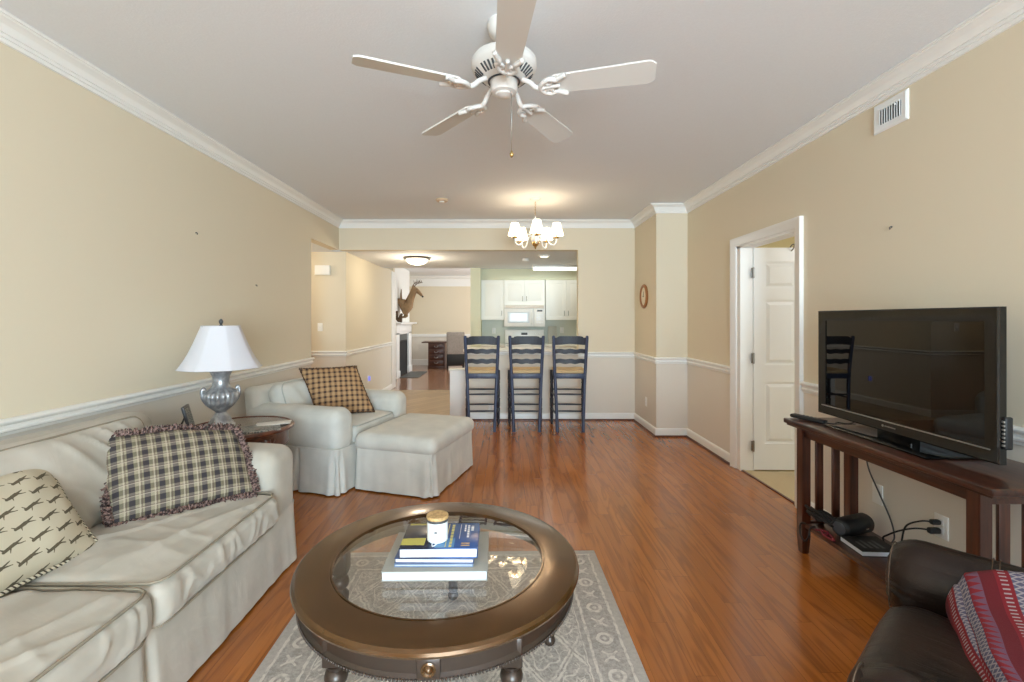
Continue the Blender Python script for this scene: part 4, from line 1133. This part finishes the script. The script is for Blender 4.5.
# folded patterned throw over the seat, from the arm's inner edge across
th = thing('throw_blanket', 'folded red and blue patterned wool throw on the leather armchair seat', 'blanket', (1.378, 0.962, 0.025), RA+R(12))
def throw(bm, x_front, thick, off, seed, uo):
    uvl = bm.loops.layers.uv.verify(); nx, ny = 60, 50; g0 = {}; uvs = {}
    prof = [(x_front+.012, .500), (x_front+.03, .56), (x_front+.0, .595), (x_front-.03, .605)]
    for i in range(nx+1):
        for j in range(ny+1):
            u, v = i/nx, j/ny
            y = -.265 + .52*u
            if v < .22:
                t = v/.22; x = x_front + .02*sin(t*pi); z = .485 + .11*t
            else:
                t = (v-.22)/.78; x = x_front - .40*t; z = .595 + .05*sin(t*pi*.6)
            rise = .045*math.exp(-((u)/.16)**2)
            z += rise*min(1, v*3) - .055*u*min(1, v*3) + .008*mn.noise(V((x*6, y*6, seed))) + off
            x += .012*mn.noise(V((y*7, v*2, seed+3))) - .02*u
            g0[(i, j)] = bm.verts.new((x, y, z)); uvs[g0[(i, j)]] = (v*.86+uo, u*.95)
    for i in range(nx):
        for j in range(ny):
            f = bm.faces.new((g0[(i, j)], g0[(i+1, j)], g0[(i+1, j+1)], g0[(i, j+1)]))
            for l in f.loops: l[uvl].uv = uvs[l.vert]
bm = B(); throw(bm, .25, .02, 0.0, 1.0, 0.07); t_ = obj('upper_fold', bm, m_blanket, th, 180)
so = t_.modifiers.new('thickness', 'SOLIDIFY'); so.thickness = .016; so.offset = -1
bm = B(); throw(bm, .27, .02, -.040, 4.0, 0.22); t_ = obj('lower_fold', bm, m_blanket, th, 180)
so = t_.modifiers.new('thickness', 'SOLIDIFY'); so.thickness = .016; so.offset = -1

# ------------------------------------------------------------------ bar stools
def make_stool():
    o = thing('bar_stool', 'x', 'bar stool', (0, 0, 0), 0, 'bar stools at the counter')
    for s in (-1, 1):
        bm = B(); pts = smoothpath([(s*.158, -.235, 0), (s*.166, -.215, .25), (s*.178, -.200, .55), (s*.186, -.198, .72), (s*.194, -.205, .90), (s*.205, -.235, 1.165)], 5)
        b2 = B(); tube(b2, pts, [.020]*len(pts), 12); merge(bm, b2)
        lathe(bm, [(0, 0), (.016, 0), (.019, .006), (.017, .016), (.011, .022), (0, .023)], 12, (s*.205, -.235, 1.163)); obj('rear_leg', bm, m_navy, o, 60)
        bm = B(); lathe(bm, [(0, 0), (.014, 0), (.017, .02), (.021, .05), (.014, .065), (.020, .075), (.021, .16), (.024, .21), (.016, .225), (.022, .235), (.022, .30), (.025, .34), (.016, .355), (.022, .365), (.023, .45), (.018, .54), (.024, .555), (.018, .57), (.024, .60), (.022, .715), (0, .72)], 14, (s*.205, .19, 0)); obj('front_leg', bm, m_navydk, o, 60)
    def yb(z): return -.200 - .035*max(0, (z-.80)/.365)**1.3
    def slat(name, zc, hh, scal, crest, mat):
        bm = B(); n = 40; W = .185 + .02*(zc-.8)/.36; top, bot = [], []
        for i in range(n+1):
            u = 2*i/n-1
            if crest: t = hh/2 + .012*(1 if abs(u) < .55 else max(0, cos((abs(u)-.55)/.25*pi/2)) if abs(u) < .8 else -.6+.3*(abs(u)-.8)); b = -hh/2 + .006*cos(u*pi)
            else: t = hh/2 + .004*cos(u*pi*3)*(1-.3*abs(u)); b = -hh/2 + .005*cos(u*pi*3) + .004*abs(u)
            top.append((u*W, t, u)); bot.append((u*W, b, u))
        vs = []
        for sd in (0, 1):
            vs.append([[bm.verts.new((x, yb(zc+zz) + (-.009 if sd == 0 else .009) - .018*(1-u*u), zc+zz)) for x, zz, u in L] for L in (top, bot)])
        for i in range(n):
            for sd in (0, 1): bm.faces.new((vs[sd][0][i], vs[sd][0][i+1], vs[sd][1][i+1], vs[sd][1][i]))
            for e in (0, 1): bm.faces.new((vs[0][e][i], vs[0][e][i+1], vs[1][e][i+1], vs[1][e][i]))
        obj(name, bm, mat, o, 50)
    slat('crest_rail', 1.122, .092, 0, True, m_navydk); slat('back_slat', .992, .056, 1, False, m_navydk); slat('back_slat', .868, .058, 1, False, m_navydk)
    bm = B(); n_ = 1
    rbox(bm, (0, 0, .732), (.41, .40, .048), .02, (16, 16, 2), 4, lambda p, u: V((p.x*(1-.06*(1-u.y)/2*1.2), p.y, p.z + .012*(abs(u.x)**2)*.5 - .008*(1-u.x*u.x)*(1-u.y*u.y)))); obj('seat', bm, m_rush, o, 180)
    bm = B(); box(bm, -.175, .175, -.222, -.186, .655, .718, .004); obj('seat_rail', bm, m_navy, o)
    for s in (-1, 1): bm = B(); box(bm, s*.19-.012, s*.19+.012, -.19, .19, .665, .712, .004); obj('seat_rail', bm, m_navydk, o)
    bm = B(); box(bm, -.195, .195, .178, .202, .665, .712, .004); obj('seat_rail', bm, m_navydk, o)
    def rod(a, b): bm = B(); a, b = V(a), V(b); tube(bm, [a, a+(b-a)*.1, (a+b)/2, b-(b-a)*.1, b], [.008, .010, .012, .010, .008], 10); obj('stretcher', bm, m_navydk, o, 60)
    for z in (.46, .252): rod((-.168, -.208, z), (.168, -.208, z))
    for z in (.462, .262): rod((-.20, .19, z), (.20, .19, z))
    for s in (-1, 1):
        for z in (.42, .21): rod((s*.17, -.21, z), (s*.204, .19, z))
    return o
stool = make_stool()
stool.location = (-.277, 5.83, 0); stool.rotation_euler = (0, 0, R(1)); stool['label'] = 'navy ladderback bar stool beside the end of the counter, leftmost of three'
dup(stool, (.278, 5.83, 0), R(0), 'navy ladderback bar stool standing below the microwave, between two others')
dup(stool, (.827, 5.83, 0), R(-3), 'navy ladderback bar stool near the solid wall, rightmost of three')

# ------------------------------------------------------------------ ceiling fan
m_blade = M('fan_blade_paint', (216, 214, 209), 0.5)
m_fan = M('fan_body_paint', (214, 212, 208), 0.4)
fan = thing('ceiling_fan', 'white five-blade ceiling fan with scrolled blade brackets', 'ceiling fan', (0.0, 2.08, H))
ZF = .035
bm = B(); lathe(bm, [(0, 0), (.075, 0), (.078, -.012), (.070, -.045), (.040, -.070), (.022, -.075), (0, -.075)], 40); obj('canopy', bm, m_fan, fan)
bm = B(); lathe(bm, [(0, -.07), (.014, -.07), (.014, -.12), (.030, -.125), (.032, -.14), (0, -.14)], 20); obj('downrod', bm, m_fan, fan)
bm = B(); lathe(bm, [(0, -.170), (.040, -.172), (.105, -.182), (.140, -.200), (.148, -.210), (.150, -.236), (.145, -.250), (.112, -.279), (.085, -.300), (.06, -.302), (0, -.302)], 64, (0, 0, ZF)); mh = obj('motor_housing', bm, m_fan, fan)
for k in range(40):
    if k % 8 == 7: continue
    a = 2*pi*k/40 + R(4); bm = B()
    box(bm, -.021, .021, -.0045, .0045, -.0015, .0015, 0, 1, Matrix.Rotation(a, 4, 'Z') @ Matrix.Translation((.117, 0, -.2755+ZF)) @ Matrix.Rotation(R(-41), 4, 'Y'))
    obj('vent_slot', bm, m_vent, mh, 0)
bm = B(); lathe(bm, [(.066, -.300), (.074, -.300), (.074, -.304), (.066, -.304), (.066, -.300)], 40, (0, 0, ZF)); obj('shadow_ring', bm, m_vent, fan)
bm = B(); lathe(bm, [(0, -.30), (.058, -.30), (.062, -.306), (.062, -.350), (.056, -.364), (.040, -.370), (.038, -.376), (.020, -.384), (0, -.386)], 40, (0, 0, ZF+.012)); obj('switch_housing', bm, m_fan, fan)
for k in range(5):
    a = R(-14 + 72*k); Ma = Matrix.Rotation(a, 4, 'Z')
    pit = Matrix.Translation((0, 0, -.304)) @ Matrix.Rotation(R(-13), 4, 'X')
    bm = B(); outl = []
    L0, L1 = .215, .66
    for i in range(25):
        t = i/24; x = L0 + (L1-L0)*t; hw = .052 + .014*t
        if t > .93: hw -= .022*((t-.93)/.07)**2
        if t < .05: hw -= .014*(1-t/.05)**2
        outl.append((x, hw))
    poly = outl + [(x, -h) for x, h in outl[::-1]]
    prism(bm, poly, -.004, .004, 'z'); bmesh.ops.transform(bm, matrix=Ma @ pit, verts=bm.verts[:]); obj('blade', bm, m_blade, fan)
    bm = B()
    def q(x, y, z): return tuple(Ma @ V((x, y, z)))
    def qp(x, y, z): return tuple(Ma @ (pit @ V((x, y, z))))
    tube(bm, smoothpath([q(.085, 0, -.266), q(.12, 0, -.285), q(.150, 0, -.312), qp(.185, 0, -.012)], 5), [.012]*16, 8)
    for s in (-1, 1):
        tube(bm, smoothpath([qp(.165, 0, -.012), qp(.185, s*.030, -.013), qp(.215, s*.044, -.012), qp(.240, s*.034, -.012), qp(.262, s*.046, -.011), qp(.285, s*.058, -.010)], 5), [.011]*26, 8)
        tube(bm, smoothpath([qp(.185, s*.030, -.012), qp(.205, s*.014, -.012), qp(.222, s*.022, -.012), qp(.215, s*.040, -.012)], 5), [.007]*16, 8)
    tube(bm, smoothpath([qp(.18, 0, -.012), qp(.215, 0, -.012), qp(.255, 0, -.011)], 5), [.009]*11, 8)
    for px, py in ((.245, .037), (.245, -.037), (.25, 0)):
        b2 = B(); bmesh.ops.create_uvsphere(b2, u_segments=10, v_segments=6, radius=.008); merge(bm, b2, Matrix.Translation(qp(px, py, -.013)))
    obj('blade_bracket', bm, m_fan, fan, 180)
bm = B(); tube(bm, [(.030, -.045, -.33), (.034, -.048, -.36), (.034, -.048, -.60)], .0014, 6); ch = obj('pull_chain', bm, m_nickel, fan, 180)
bm = B(); lathe(bm, [(0, 0), (.006, .004), (.009, .016), (.006, .026), (.002, .032), (0, .032)], 14, (.034, -.048, -.63)); obj('pull_knob', bm, m_brass, ch, 180)

# ------------------------------------------------------------------ chandelier
cz = H
chn = thing('chandelier', 'brass and white five-arm chandelier with small lit shades', 'chandelier', (.352, 5.11, cz))
bm = B(); lathe(bm, [(0, 0), (.062, 0), (.064, -.008), (.045, -.022), (.015, -.030), (0, -.03)], 32); obj('canopy', bm, m_white, chn)
bm = B()
for k in range(9):
    z = -.035 - k*.018; tube(bm, [(cos(2*pi*i/10)*.006*(k % 2), cos(2*pi*i/10)*.006*((k+1) % 2), z + sin(2*pi*i/10)*.011) for i in range(10)], .0018, 5, closed=True)
obj('chain', bm, m_brass, chn, 180)
bm = B(); lathe(bm, [(0, -.19), (.008, -.20), (.010, -.25), (.018, -.27), (.010, -.30), (.014, -.36), (.030, -.40), (.044, -.43), (.048, -.46), (.036, -.485), (.020, -.50), (0, -.50)], 28); obj('column', bm, m_white, chn, 50)
bm = B(); lathe(bm, [(.030, -.478), (.040, -.486), (.042, -.50), (.030, -.525), (.014, -.54), (.012, -.552), (.006, -.566), (0, -.568), ], 24); obj('finial', bm, m_brass, chn, 50)
for k in range(5):
    a = R(-90 + 72*k) ; c_, s_ = cos(a), sin(a)
    def q(r, z): return (c_*r, s_*r, z)
    bm = B(); tube(bm, smoothpath([q(.03, -.44), q(.08, -.405), q(.12, -.43), q(.16, -.505), q(.20, -.530), q(.235, -.505), q(.243, -.455)], 6), [.008]*37, 8); ar = obj('arm', bm, m_white, chn, 180)
    bm = B(); lathe(bm, [(0, -.462), (.020, -.458), (.030, -.448), (.030, -.443), (.012, -.446), (.012, -.38), (0, -.38)], 18, (c_*.243, s_*.243, 0)); obj('candle_cup', bm, m_brass, ar, 50)
    bm = B(); pr = [(.077, -.425), (.070, -.400), (.055, -.350), (.042, -.292), (.040, -.288)]
    lathe(bm, pr + [(r-.002, z) for r, z in pr[::-1]] + [pr[0]], 28, (c_*.243, s_*.243, 0)); obj('lamp_shade', bm, m_cshade, ar, 50)
    point('chandelier_bulb', (.352+c_*.243, 5.11+s_*.243, cz-.385), 4.2, (1, .80, .54), .03)

# ------------------------------------------------------------------ other fixtures
fl = thing('flush_ceiling_light', 'lit frosted dome light on the low hall ceiling', 'ceiling light', (-1.345, 7.04, HH))
bm = B(); lathe(bm, [(0, 0), (.205, 0), (.210, -.010), (.200, -.026), (.175, -.030), (0, -.030)], 48); obj('rim', bm, m_nickel, fl)
bm = B(); lathe(bm, [(.172, -.028), (.165, -.055), (.135, -.085), (.08, -.105), (0, -.112)], 40); obj('dome', bm, m_dome, fl, 180)
point('hall_bulb', (-1.345, 7.04, HH-.20), 22, (1, .86, .64), .10)
kl = thing('fluorescent_light', 'long lit fluorescent fixture on the kitchen ceiling', 'ceiling light', (.92, 8.15, HH-.001))
bm = B(); box(bm, -.42, .70, -.10, .10, -.03, 0, .005); obj('housing', bm, m_white, kl)
bm = B(); rbox(bm, (.14, 0, -.05), (1.08, .15, .05), .024, (4, 4, 1), 4); obj('diffuser', bm, m_tube, kl, 180)
area('kitchen_tube_light', (.78, 7.9, HH-.10), (0, 0, 0), 1.6, 1.3, 7, (.98, 1, .95))
rl = thing('puck_light', 'small round lit downlight on the kitchen ceiling by the header', 'ceiling light', (.60, 6.80, HH))
bm = B(); lathe(bm, [(0, 0), (.085, 0), (.085, -.012), (.07, -.022), (.068, -.018), (0, -.018)], 30); obj('rim', bm, m_white, rl)
bm = B(); lathe(bm, [(0, -.018), (.066, -.018), (.05, -.028), (0, -.032)], 30); obj('lens', bm, m_dome, rl, 180)
point('far_room_fill_point', (0.5, 11.9, 2.3), 55, (1, .95, .86), .15)  # added fill point for the far room, no fixture there
point('side_room_fill_point', (3.4, 3.1, 2.2), 16, (.94, .97, 1.0), .12)  # added fill point so the open door reads bright, lamp invented
point('passage_fill_point', (-3.3, 5.9, 2.1), 13, (1, .88, .7), .1)  # added fill point in the passage, not a visible lamp
sd = thing('smoke_detector', 'small round yellowed detector on the living room ceiling near the header', 'smoke detector', (-.70, 5.13, H))
bm = B(); lathe(bm, [(0, 0), (.068, 0), (.070, -.012), (.060, -.024), (0, -.026)], 30); obj('body', bm, m_tan, sd)
bm = B(); lathe(bm, [(.020, -.0255), (.030, -.0255), (.028, -.036), (0, -.038)], 20); obj('sensor', bm, m_plate, sd)
sd = thing('smoke_detector', 'tiny white detector on the kitchen ceiling beside the fluorescent light', 'smoke detector', (.34, 7.2, HH))
bm = B(); lathe(bm, [(0, 0), (.055, 0), (.056, -.020), (.046, -.034), (0, -.036)], 24); obj('body', bm, m_white, sd)
# supply grille high on the right wall
ve = thing('air_vent', 'white air vent grille high on the right wall', 'vent', (RX, 2.55, 2.545), R(-90))
bm = B(); sweep(bm, [(-.112, -.082), (-.112, .082), (.112, .082), (.112, -.082)], [(0, 0), (0, -.006), (.010, -.012), (.040, -.008), (.040, 0)], lambda u, v, w: (u, w, v), closed=True); obj('frame', bm, m_white, ve, 30)
bm = B(); box(bm, -.075, .075, -.002, -.0005, -.045, .045); obj('duct_opening', bm, m_vent, ve)
for k in range(9):
    bm = B(); x = -.066 + k*.0165; box(bm, -.0014, .0014, -.007, .007, -.045, .045, 0, 1, Matrix.Translation((x, -.009, 0)) @ Matrix.Rotation(R(35), 4, 'Z')); obj('louver', bm, m_white, ve, 0)
bm = B(); tube(bm, [(.04, -.014, .03), (.058, -.028, .022)], .004, 8); obj('lever', bm, m_white, ve)
# clock on the side of the wall corner
ck = thing('wall_clock', 'small round wooden wall clock on the corner projection', 'clock', (1.80, 5.82, 1.68), R(-90))
bm = B(); lathe(bm, [(.078, 0), (.098, 0), (.102, .012), (.096, .026), (.086, .030), (.076, .020), (.078, 0)], 48, sx=1.42, sy=1.52); bmesh.ops.transform(bm, matrix=Matrix.Rotation(R(90), 4, 'X'), verts=bm.verts[:]); obj('case', bm, m_clockw, ck, 50)
bm = B(); lathe(bm, [(0, 0), (.080, 0), (.080, .012), (0, .012)], 48, sx=1.42, sy=1.52); bmesh.ops.transform(bm, matrix=Matrix.Rotation(R(90), 4, 'X'), verts=bm.verts[:]); obj('dial', bm, m_clockf, ck)
bm = B(); box(bm, -.003, .003, -.016, -.012, -.01, .06); box(bm, -.045, .008, -.016, -.012, -.003, .003); obj('hands', bm, m_blackm, ck)
plate('wall_outlet', 'white outlet low on the side of the corner projection under the clock', (1.80, 5.755, .345), R(-90), 'outlet', 'outlet')
plate('wall_outlet', 'white outlet on the bar front behind the left bar stool', (-.178, BY, .166+.01), 0, 'outlet', 'outlet')
plate('light_switch', 'white light switch on the passage wall above the chair rail', (-2.605, 6.45, 1.275), 0, 'switch', 'light switch')
nl = plate('wall_outlet', 'outlet with a bluish plug-in night light low on the hall wall', (-2.24, 7.50, .40), R(90), 'outlet', 'outlet')
bm = B(); rbox(bm, (.0, -.022, .01), (.045, .03, .075), .008, (3, 2, 3), 3); obj('night_light', bm, m_blue, nl, 180)
tb = thing('door_chime', 'cream chime box high on the passage wall', 'chime box', (-2.56, 6.45, 2.085))
bm = B(); box(bm, -.105, .105, -.05, 0, -.062, .062, .006, 2); obj('housing', bm, m_plate, tb)
bm = B(); box(bm, -.11, .11, -.046, -.004, -.072, -.060, .003); obj('base_strip', bm, m_plate, tb)
def hook(label, x, y, z, s):
    bm = B(); tube(bm, smoothpath([(x, y, z), (x+s*.010, y, z), (x+s*.014, y, z-.005), (x+s*.011, y, z-.010), (x+s*.014, y, z-.013)], 4), .003, 6); lathe(bm, [(0, -.006), (.006, 0), (0, .006)], 8, (x+s*.004, y, z))
    o = obj('wall_hook', bm, m_greyd, None, 180); tag(o, label, 'hook')
hook('small dark picture hook on the bare left wall above the lamp', LX, 3.35, 2.025, 1)
hook('tiny dark picture hook on the right wall above the television', RX, 2.545, 1.905, -1)
hook('faint nail lower on the left wall, right of the picture hook', LX, 4.16, 1.70, 1)

# ------------------------------------------------------------------ bar counter and kitchen
ctr = thing('bar_counter', 'white breakfast bar counter behind the bar stools', 'counter', (0, 0, 0))
bm = B(); box(bm, -.555, 1.015, 6.20, 6.66, .940, .975, .008, 3); obj('counter_top', bm, m_counter, ctr)
def cabinet(name, label, x0, x1, z0, z1, doors, hz, handles, y0=8.63, y1=8.95, cat='cabinet', top=None, lower=False):
    o = thing(name, label, cat, ((x0+x1)/2, y0, z0))
    w = x1-x0; hgt = z1-z0
    bm = B(); box(bm, -w/2, w/2, .02, y1-y0-.002, 0, hgt, .002); obj('cabinet_body', bm, m_cab, o)
    dw = w/doors
    for k in range(doors):
        a = -w/2 + dw*k + .003
        bm = B(); panelled(bm, dw-.006, hgt-.008, .020, [(.055, dw-.061, .055, hgt-.063)], .009); bmesh.ops.translate(bm, vec=(a, .010, .004), verts=bm.verts[:]); d = obj('door', bm, m_cab, o, 20)
        hx = a + (.035 if handles[k] == 'l' else dw-.041)
        bm = B(); tube(bm, smoothpath([(hx, 0, hz-.045), (hx, -.022, hz-.036), (hx, -.026, hz), (hx, -.022, hz+.036), (hx, 0, hz+.045)], 4), .005, 8); obj('handle', bm, m_nickel, d, 180)
    return o
cabinet('wall_cabinet', 'white single-door wall cabinet left of the microwave', -.434, -.004, 1.37, 2.13, 1, .13, 'r')
cabinet('wall_cabinet', 'short white two-door cabinet directly above the microwave', 0, .777, 1.655, 2.13, 2, .12, 'rl')
cabinet('wall_cabinet', 'white two-door wall cabinet right of the microwave', .790, 1.57, 1.37, 2.13, 2, .13, 'rl')
mw = thing('microwave', 'white over-range microwave under the short cabinet', 'microwave', (.388, 8.57, 1.245))
bm = B(); box(bm, -.386, .386, .02, .378, 0, .408, .006); obj('body', bm, m_appl, mw)
bm = B(); box(bm, -.386, .386, .0, .03, .345, .408, .004); gv = obj('vent_strip', bm, m_appl, mw)
for k in range(5):
    bm = B(); box(bm, -.36, .36, -.002, .002, .352+k*.011, .356+k*.011); obj('vent_slot', bm, m_tan, gv)
bm = B(); box(bm, -.384, .170, .0, .03, .004, .340, .006); md = obj('door', bm, m_appl, mw)
bm = B(); rbox(bm, (-.115, 0, .175), (.41, .008, .205), .0039, (8, 1, 6), 2); obj('window', bm, m_window, md, 60)
bm = B(); tube(bm, smoothpath([(.135, 0, .05), (.135, -.03, .08), (.135, -.034, .17), (.135, -.03, .27), (.135, 0, .30)], 4), .010, 8); obj('handle', bm, m_appl, md, 180)
bm = B(); box(bm, .176, .384, .0, .03, .004, .340, .006); cp = obj('control_panel', bm, m_appl, mw)
bm = B(); box(bm, .235, .335, -.002, .002, .285, .315); obj('display', bm, m_greyd, cp)
for r_ in range(4):
    for c_ in range(3): bm = B(); box(bm, .220+c_*.048, .255+c_*.048, -.002, .002, .06+r_*.05, .09+r_*.05, .001); obj('button', bm, m_white, cp)
rg_ = thing('range', 'white kitchen range with a raised back panel below the microwave', 'range', (.395, 8.32, 0))
bm = B(); box(bm, -.38, .38, 0, .60, .0, .90, .006); obj('body', bm, m_appl, rg_)
bm = B(); box(bm, -.38, .38, .0, .60, .90, .915, .004); obj('cooktop', bm, m_appl, rg_)
bm = B(); box(bm, -.38, .38, .52, .60, .915, 1.185, .015, 3); bp_ = obj('back_panel', bm, m_appl, rg_)
bm = B(); box(bm, -.06, .06, .514, .522, 1.08, 1.125, .002); obj('display', bm, m_greyd, bp_)
for x in (-.30, -.22, .22, .30):
    bm = B(); b2 = B(); lathe(b2, [(0, 0), (.024, 0), (.022, .022), (0, .024)], 16); merge(bm, b2, Matrix.Translation((x, .52, 1.10)) @ Matrix.Rotation(R(90), 4, 'X')); obj('knob', bm, m_appl, bp_)
for x, y in ((-.19, .16), (.19, .16), (-.19, .40), (.19, .40)):
    bm = B(); tube(bm, [(x+cos(2*pi*i/24)*r_, y+sin(2*pi*i/24)*r_, .922) for r_ in (.09,) for i in range(24)], .006, 6, closed=True); tube(bm, [(x+cos(2*pi*i/20)*.05, y+sin(2*pi*i/20)*.05, .922) for i in range(20)], .006, 6, closed=True); obj('burner', bm, m_greyd, rg_)
bm = B(); box(bm, .10, .38, -.035, -.01, .70, .73, .008); obj('oven_handle', bm, m_appl, rg_)
def basecab(name, label, x0, x1, doors, hs):
    o = cabinet(name, label, x0, x1, .10, .87, doors, .66, hs, 8.34, 8.945)
    bm = B(); box(bm, -(x1-x0)/2, (x1-x0)/2, .06, .60, -.10, .0); obj('plinth', bm, m_greyd, o); return o
basecab('base_cabinet', 'white base cabinet left of the range behind the bar', -.430, .006, 1, 'r')
basecab('base_cabinet', 'white base cabinet right of the range behind the bar', .785, 1.70, 2, 'rl')
for nm, x0, x1, lb in (('countertop', -.430, .008, 'pale countertop left of the range'), ('countertop', .782, 1.70, 'pale countertop right of the range')):
    bm = B(); box(bm, x0, x1, 8.31, 8.948, .872, .91, .008, 3); o = obj(nm, bm, m_counter, None); tag(o, lb, 'countertop')
plate('wall_outlet', 'white outlet on the backsplash left of the range', (-.20, 8.948, 1.16), 0, 'outlet', 'outlet')
plate('wall_outlet', 'pale outlet on the backsplash right of the range', (1.14, 8.948, 1.17), 0, 'outlet', 'outlet')
bm = B(); box(bm, -.09, .09, -.007, .007, 0, .34, .006, 2); cbd = obj('cutting_board', bm, m_cut, None, loc=(.95, 8.86, .9115), rot=(R(-9), 0, R(8)))
tag(cbd, 'pale thin board leaning against the backsplash right of the range', 'cutting board')

# ------------------------------------------------------------------ far room
fp = thing('fireplace', 'white fireplace surround with a dark firebox in the far room', 'fireplace', (-2.55, 11.36, 0), 0)
# local x out of the chimney breast, y along it
bm = B(); box(bm, 0, .02, -.55, .55, 0, 1.02); obj('slate_facing', bm, m_slate, fp)
bm = B(); box(bm, .018, .026, -.42, .42, .0, .86); obj('firebox', bm, m_firebox, fp)  # flat dark panel set where the firebox opens
bm = B(); sweep(bm, [(-.42, .0), (-.42, .86), (.42, .86), (.42, .0)], [(0, .026), (0, .040), (.025, .040), (.025, .026)], lambda u, v, w: (w, u, v)); obj('firebox_frame', bm, m_blackm, fp)
for s in (-1, 1):
    bm = B(); box(bm, .0, .07, s*.70-.16, s*.70+.16, 0, 1.06, .006); box(bm, .0, .085, s*.70-.18, s*.70+.18, 0, .16, .006); box(bm, .068, .078, s*.70-.10, s*.70+.10, .22, .98, .006); obj('pilaster', bm, m_white, fp)
bm = B(); box(bm, .0, .07, -.86, .86, 1.02, 1.24, .006); box(bm, .068, .076, -.62, .62, 1.07, 1.19, .006); obj('frieze', bm, m_white, fp)
bm = B(); box(bm, 0, .10, -.88, .88, 1.235, 1.265, .008); box(bm, 0, .20, -.93, .93, 1.265, 1.305, .010, 3); obj('mantel_shelf', bm, m_white, fp)
bm = B(); prism(bm, [(-2.46, 10.75), (-2.02, 10.75), (-2.02, 12.0), (-2.46, 12.0)], .0005, .012, 'z'); o = obj('hearth', bm, m_slate, None); tag(o, 'flat dark slate hearth on the floor before the fireplace', 'hearth')
# leaping deer mount on the chimney breast
dr = thing('deer_mount', 'taxidermy leaping deer mounted above the white mantel, head turned right', 'deer mount', (-2.55, 11.05, 1.40))
vv = [(.03, 0, .33), (.14, 0, .27), (.22, 0, .35), (.27, 0, .46), (.33, 0, .59), (.375, 0, .70), (.435, 0, .68), (.51, 0, .61), (.565, 0, .545),
      (.17, .06, .13), (.11, .07, .04), (.04, .07, .02), (.17, -.06, .13), (.22, -.07, .06), (.14, -.07, .02), (.05, 0, .47), (.05, 0, .58), (.055, 0, .72),
      (.36, .07, .755), (.35, .125, .80), (.36, -.07, .755), (.35, -.125, .80)]
ee = [(0, 1), (1, 2), (2, 3), (3, 4), (4, 5), (5, 6), (6, 7), (7, 8), (1, 9), (9, 10), (10, 11), (1, 12), (12, 13), (13, 14), (0, 15), (15, 16), (16, 17), (5, 18), (18, 19), (5, 20), (20, 21)]
rr = [.15, .165, .15, .105, .085, .072, .060, .042, .030, .05, .03, .02, .05, .03, .02, .035, .022, .012, .026, .010, .026, .010]
skin('body', vv, ee, rr, m_deer, dr)
bm = B(); rbox(bm, (.30, 0, .20), (.10, .12, .22), .045, (4, 4, 6), 4, None); bm.free()
for s in (-1, 1):
    bm = B(); tube(bm, smoothpath([(.38, s*.035, .75), (.37, s*.08, .80), (.40, s*.12, .845), (.48, s*.12, .875), (.56, s*.09, .88)], 5), [.014 - .0004*i for i in range(21)], 7)
    for (x, y, z, dx, dz) in ((.395, .115, .84, -.015, .08), (.46, .12, .87, .0, .08), (.52, .105, .88, .015, .06)): tube(bm, [(x, s*y, z), (x+dx*.5, s*y, z+dz*.6), (x+dx, s*y, z+dz)], [.010, .007, .003], 6)
    obj('antler', bm, m_antler, dr, 180)
    b2 = B(); bmesh.ops.create_uvsphere(b2, u_segments=8, v_segments=6, radius=.012); bm = B(); merge(bm, b2, Matrix.Translation((.445, s*.052, .705))); obj('eye', bm, m_blackm, dr, 180)
bm = B(); b2 = B(); bmesh.ops.create_uvsphere(b2, u_segments=10, v_segments=8, radius=.024); merge(bm, b2, Matrix.Translation((.575, 0, .535))); obj('nose', bm, m_blackm, dr, 180)
sq = thing('animal_figure', 'small dark furry animal figure standing on the mantel under the deer', 'animal figure', (-2.46, 10.72, 1.305))
vv = [(0, 0, .03), (.01, 0, .09), (.03, 0, .15), (.045, 0, .20), (.08, 0, .195), (-.03, 0, .04), (-.07, 0, .12), (-.08, 0, .22), (-.05, 0, .28), (.05, .03, .02), (.05, -.03, .02), (.07, .03, .12), (.07, -.03, .12)]
ee = [(0, 1), (1, 2), (2, 3), (3, 4), (0, 5), (5, 6), (6, 7), (7, 8), (0, 9), (0, 10), (2, 11), (2, 12)]
skin('body', vv, ee, [.045, .05, .04, .034, .018, .03, .04, .045, .02, .02, .02, .014, .014], m_furdk, sq)
# desk and upholstered chair
dk = thing('desk', 'dark wooden pedestal desk in the far room', 'desk', (-1.98, 13.1, 0))
bm = B(); box(bm, -.34, .36, -.30, .30, .715, .745, .006); obj('desk_top', bm, m_desk, dk)
bm = B(); box(bm, -.16, .30, -.26, .28, .05, .716, .004); box(bm, -.17, .31, -.27, .28, 0, .06, .004); pd = obj('pedestal', bm, m_desk, dk)
for k in range(4):
    z0 = .09 + k*.152; bm = B(); box(bm, -.13, .27, -.275, -.255, z0, z0+.140, .006); dd = obj('drawer', bm, m_desk, dk)
    bm = B(); tube(bm, smoothpath([(.02, -.28, z0+.085), (.03, -.295, z0+.06), (.07, -.30, z0+.05), (.11, -.295, z0+.06), (.12, -.28, z0+.085)], 4), .007, 6); obj('handle', bm, m_silver, dd, 180)
fc = thing('upholstered_chair', 'taupe high-backed dining chair beside the far desk', 'chair', (-1.36, 12.75, 0), R(8))
bm = B(); rbox(bm, (0, -.20, .72), (.50, .10, .62), .03, (8, 3, 10), 4); obj('backrest', bm, m_fab, fc, 180)
bm = B(); rbox(bm, (0, .05, .43), (.50, .50, .12), .04, (8, 8, 3), 4); obj('seat', bm, m_fab, fc, 180)
bm = B(); box(bm, -.245, .245, -.245, -.20, .10, .44, .01); obj('back_panel', bm, m_blackm, fc)
for sx in (-.22, .22):
    for sy in (-.22, .27): bm = B(); box(bm, sx-.02, sx+.02, sy-.02, sy+.02, 0, .40, .003); obj('leg', bm, m_blackm, fc)
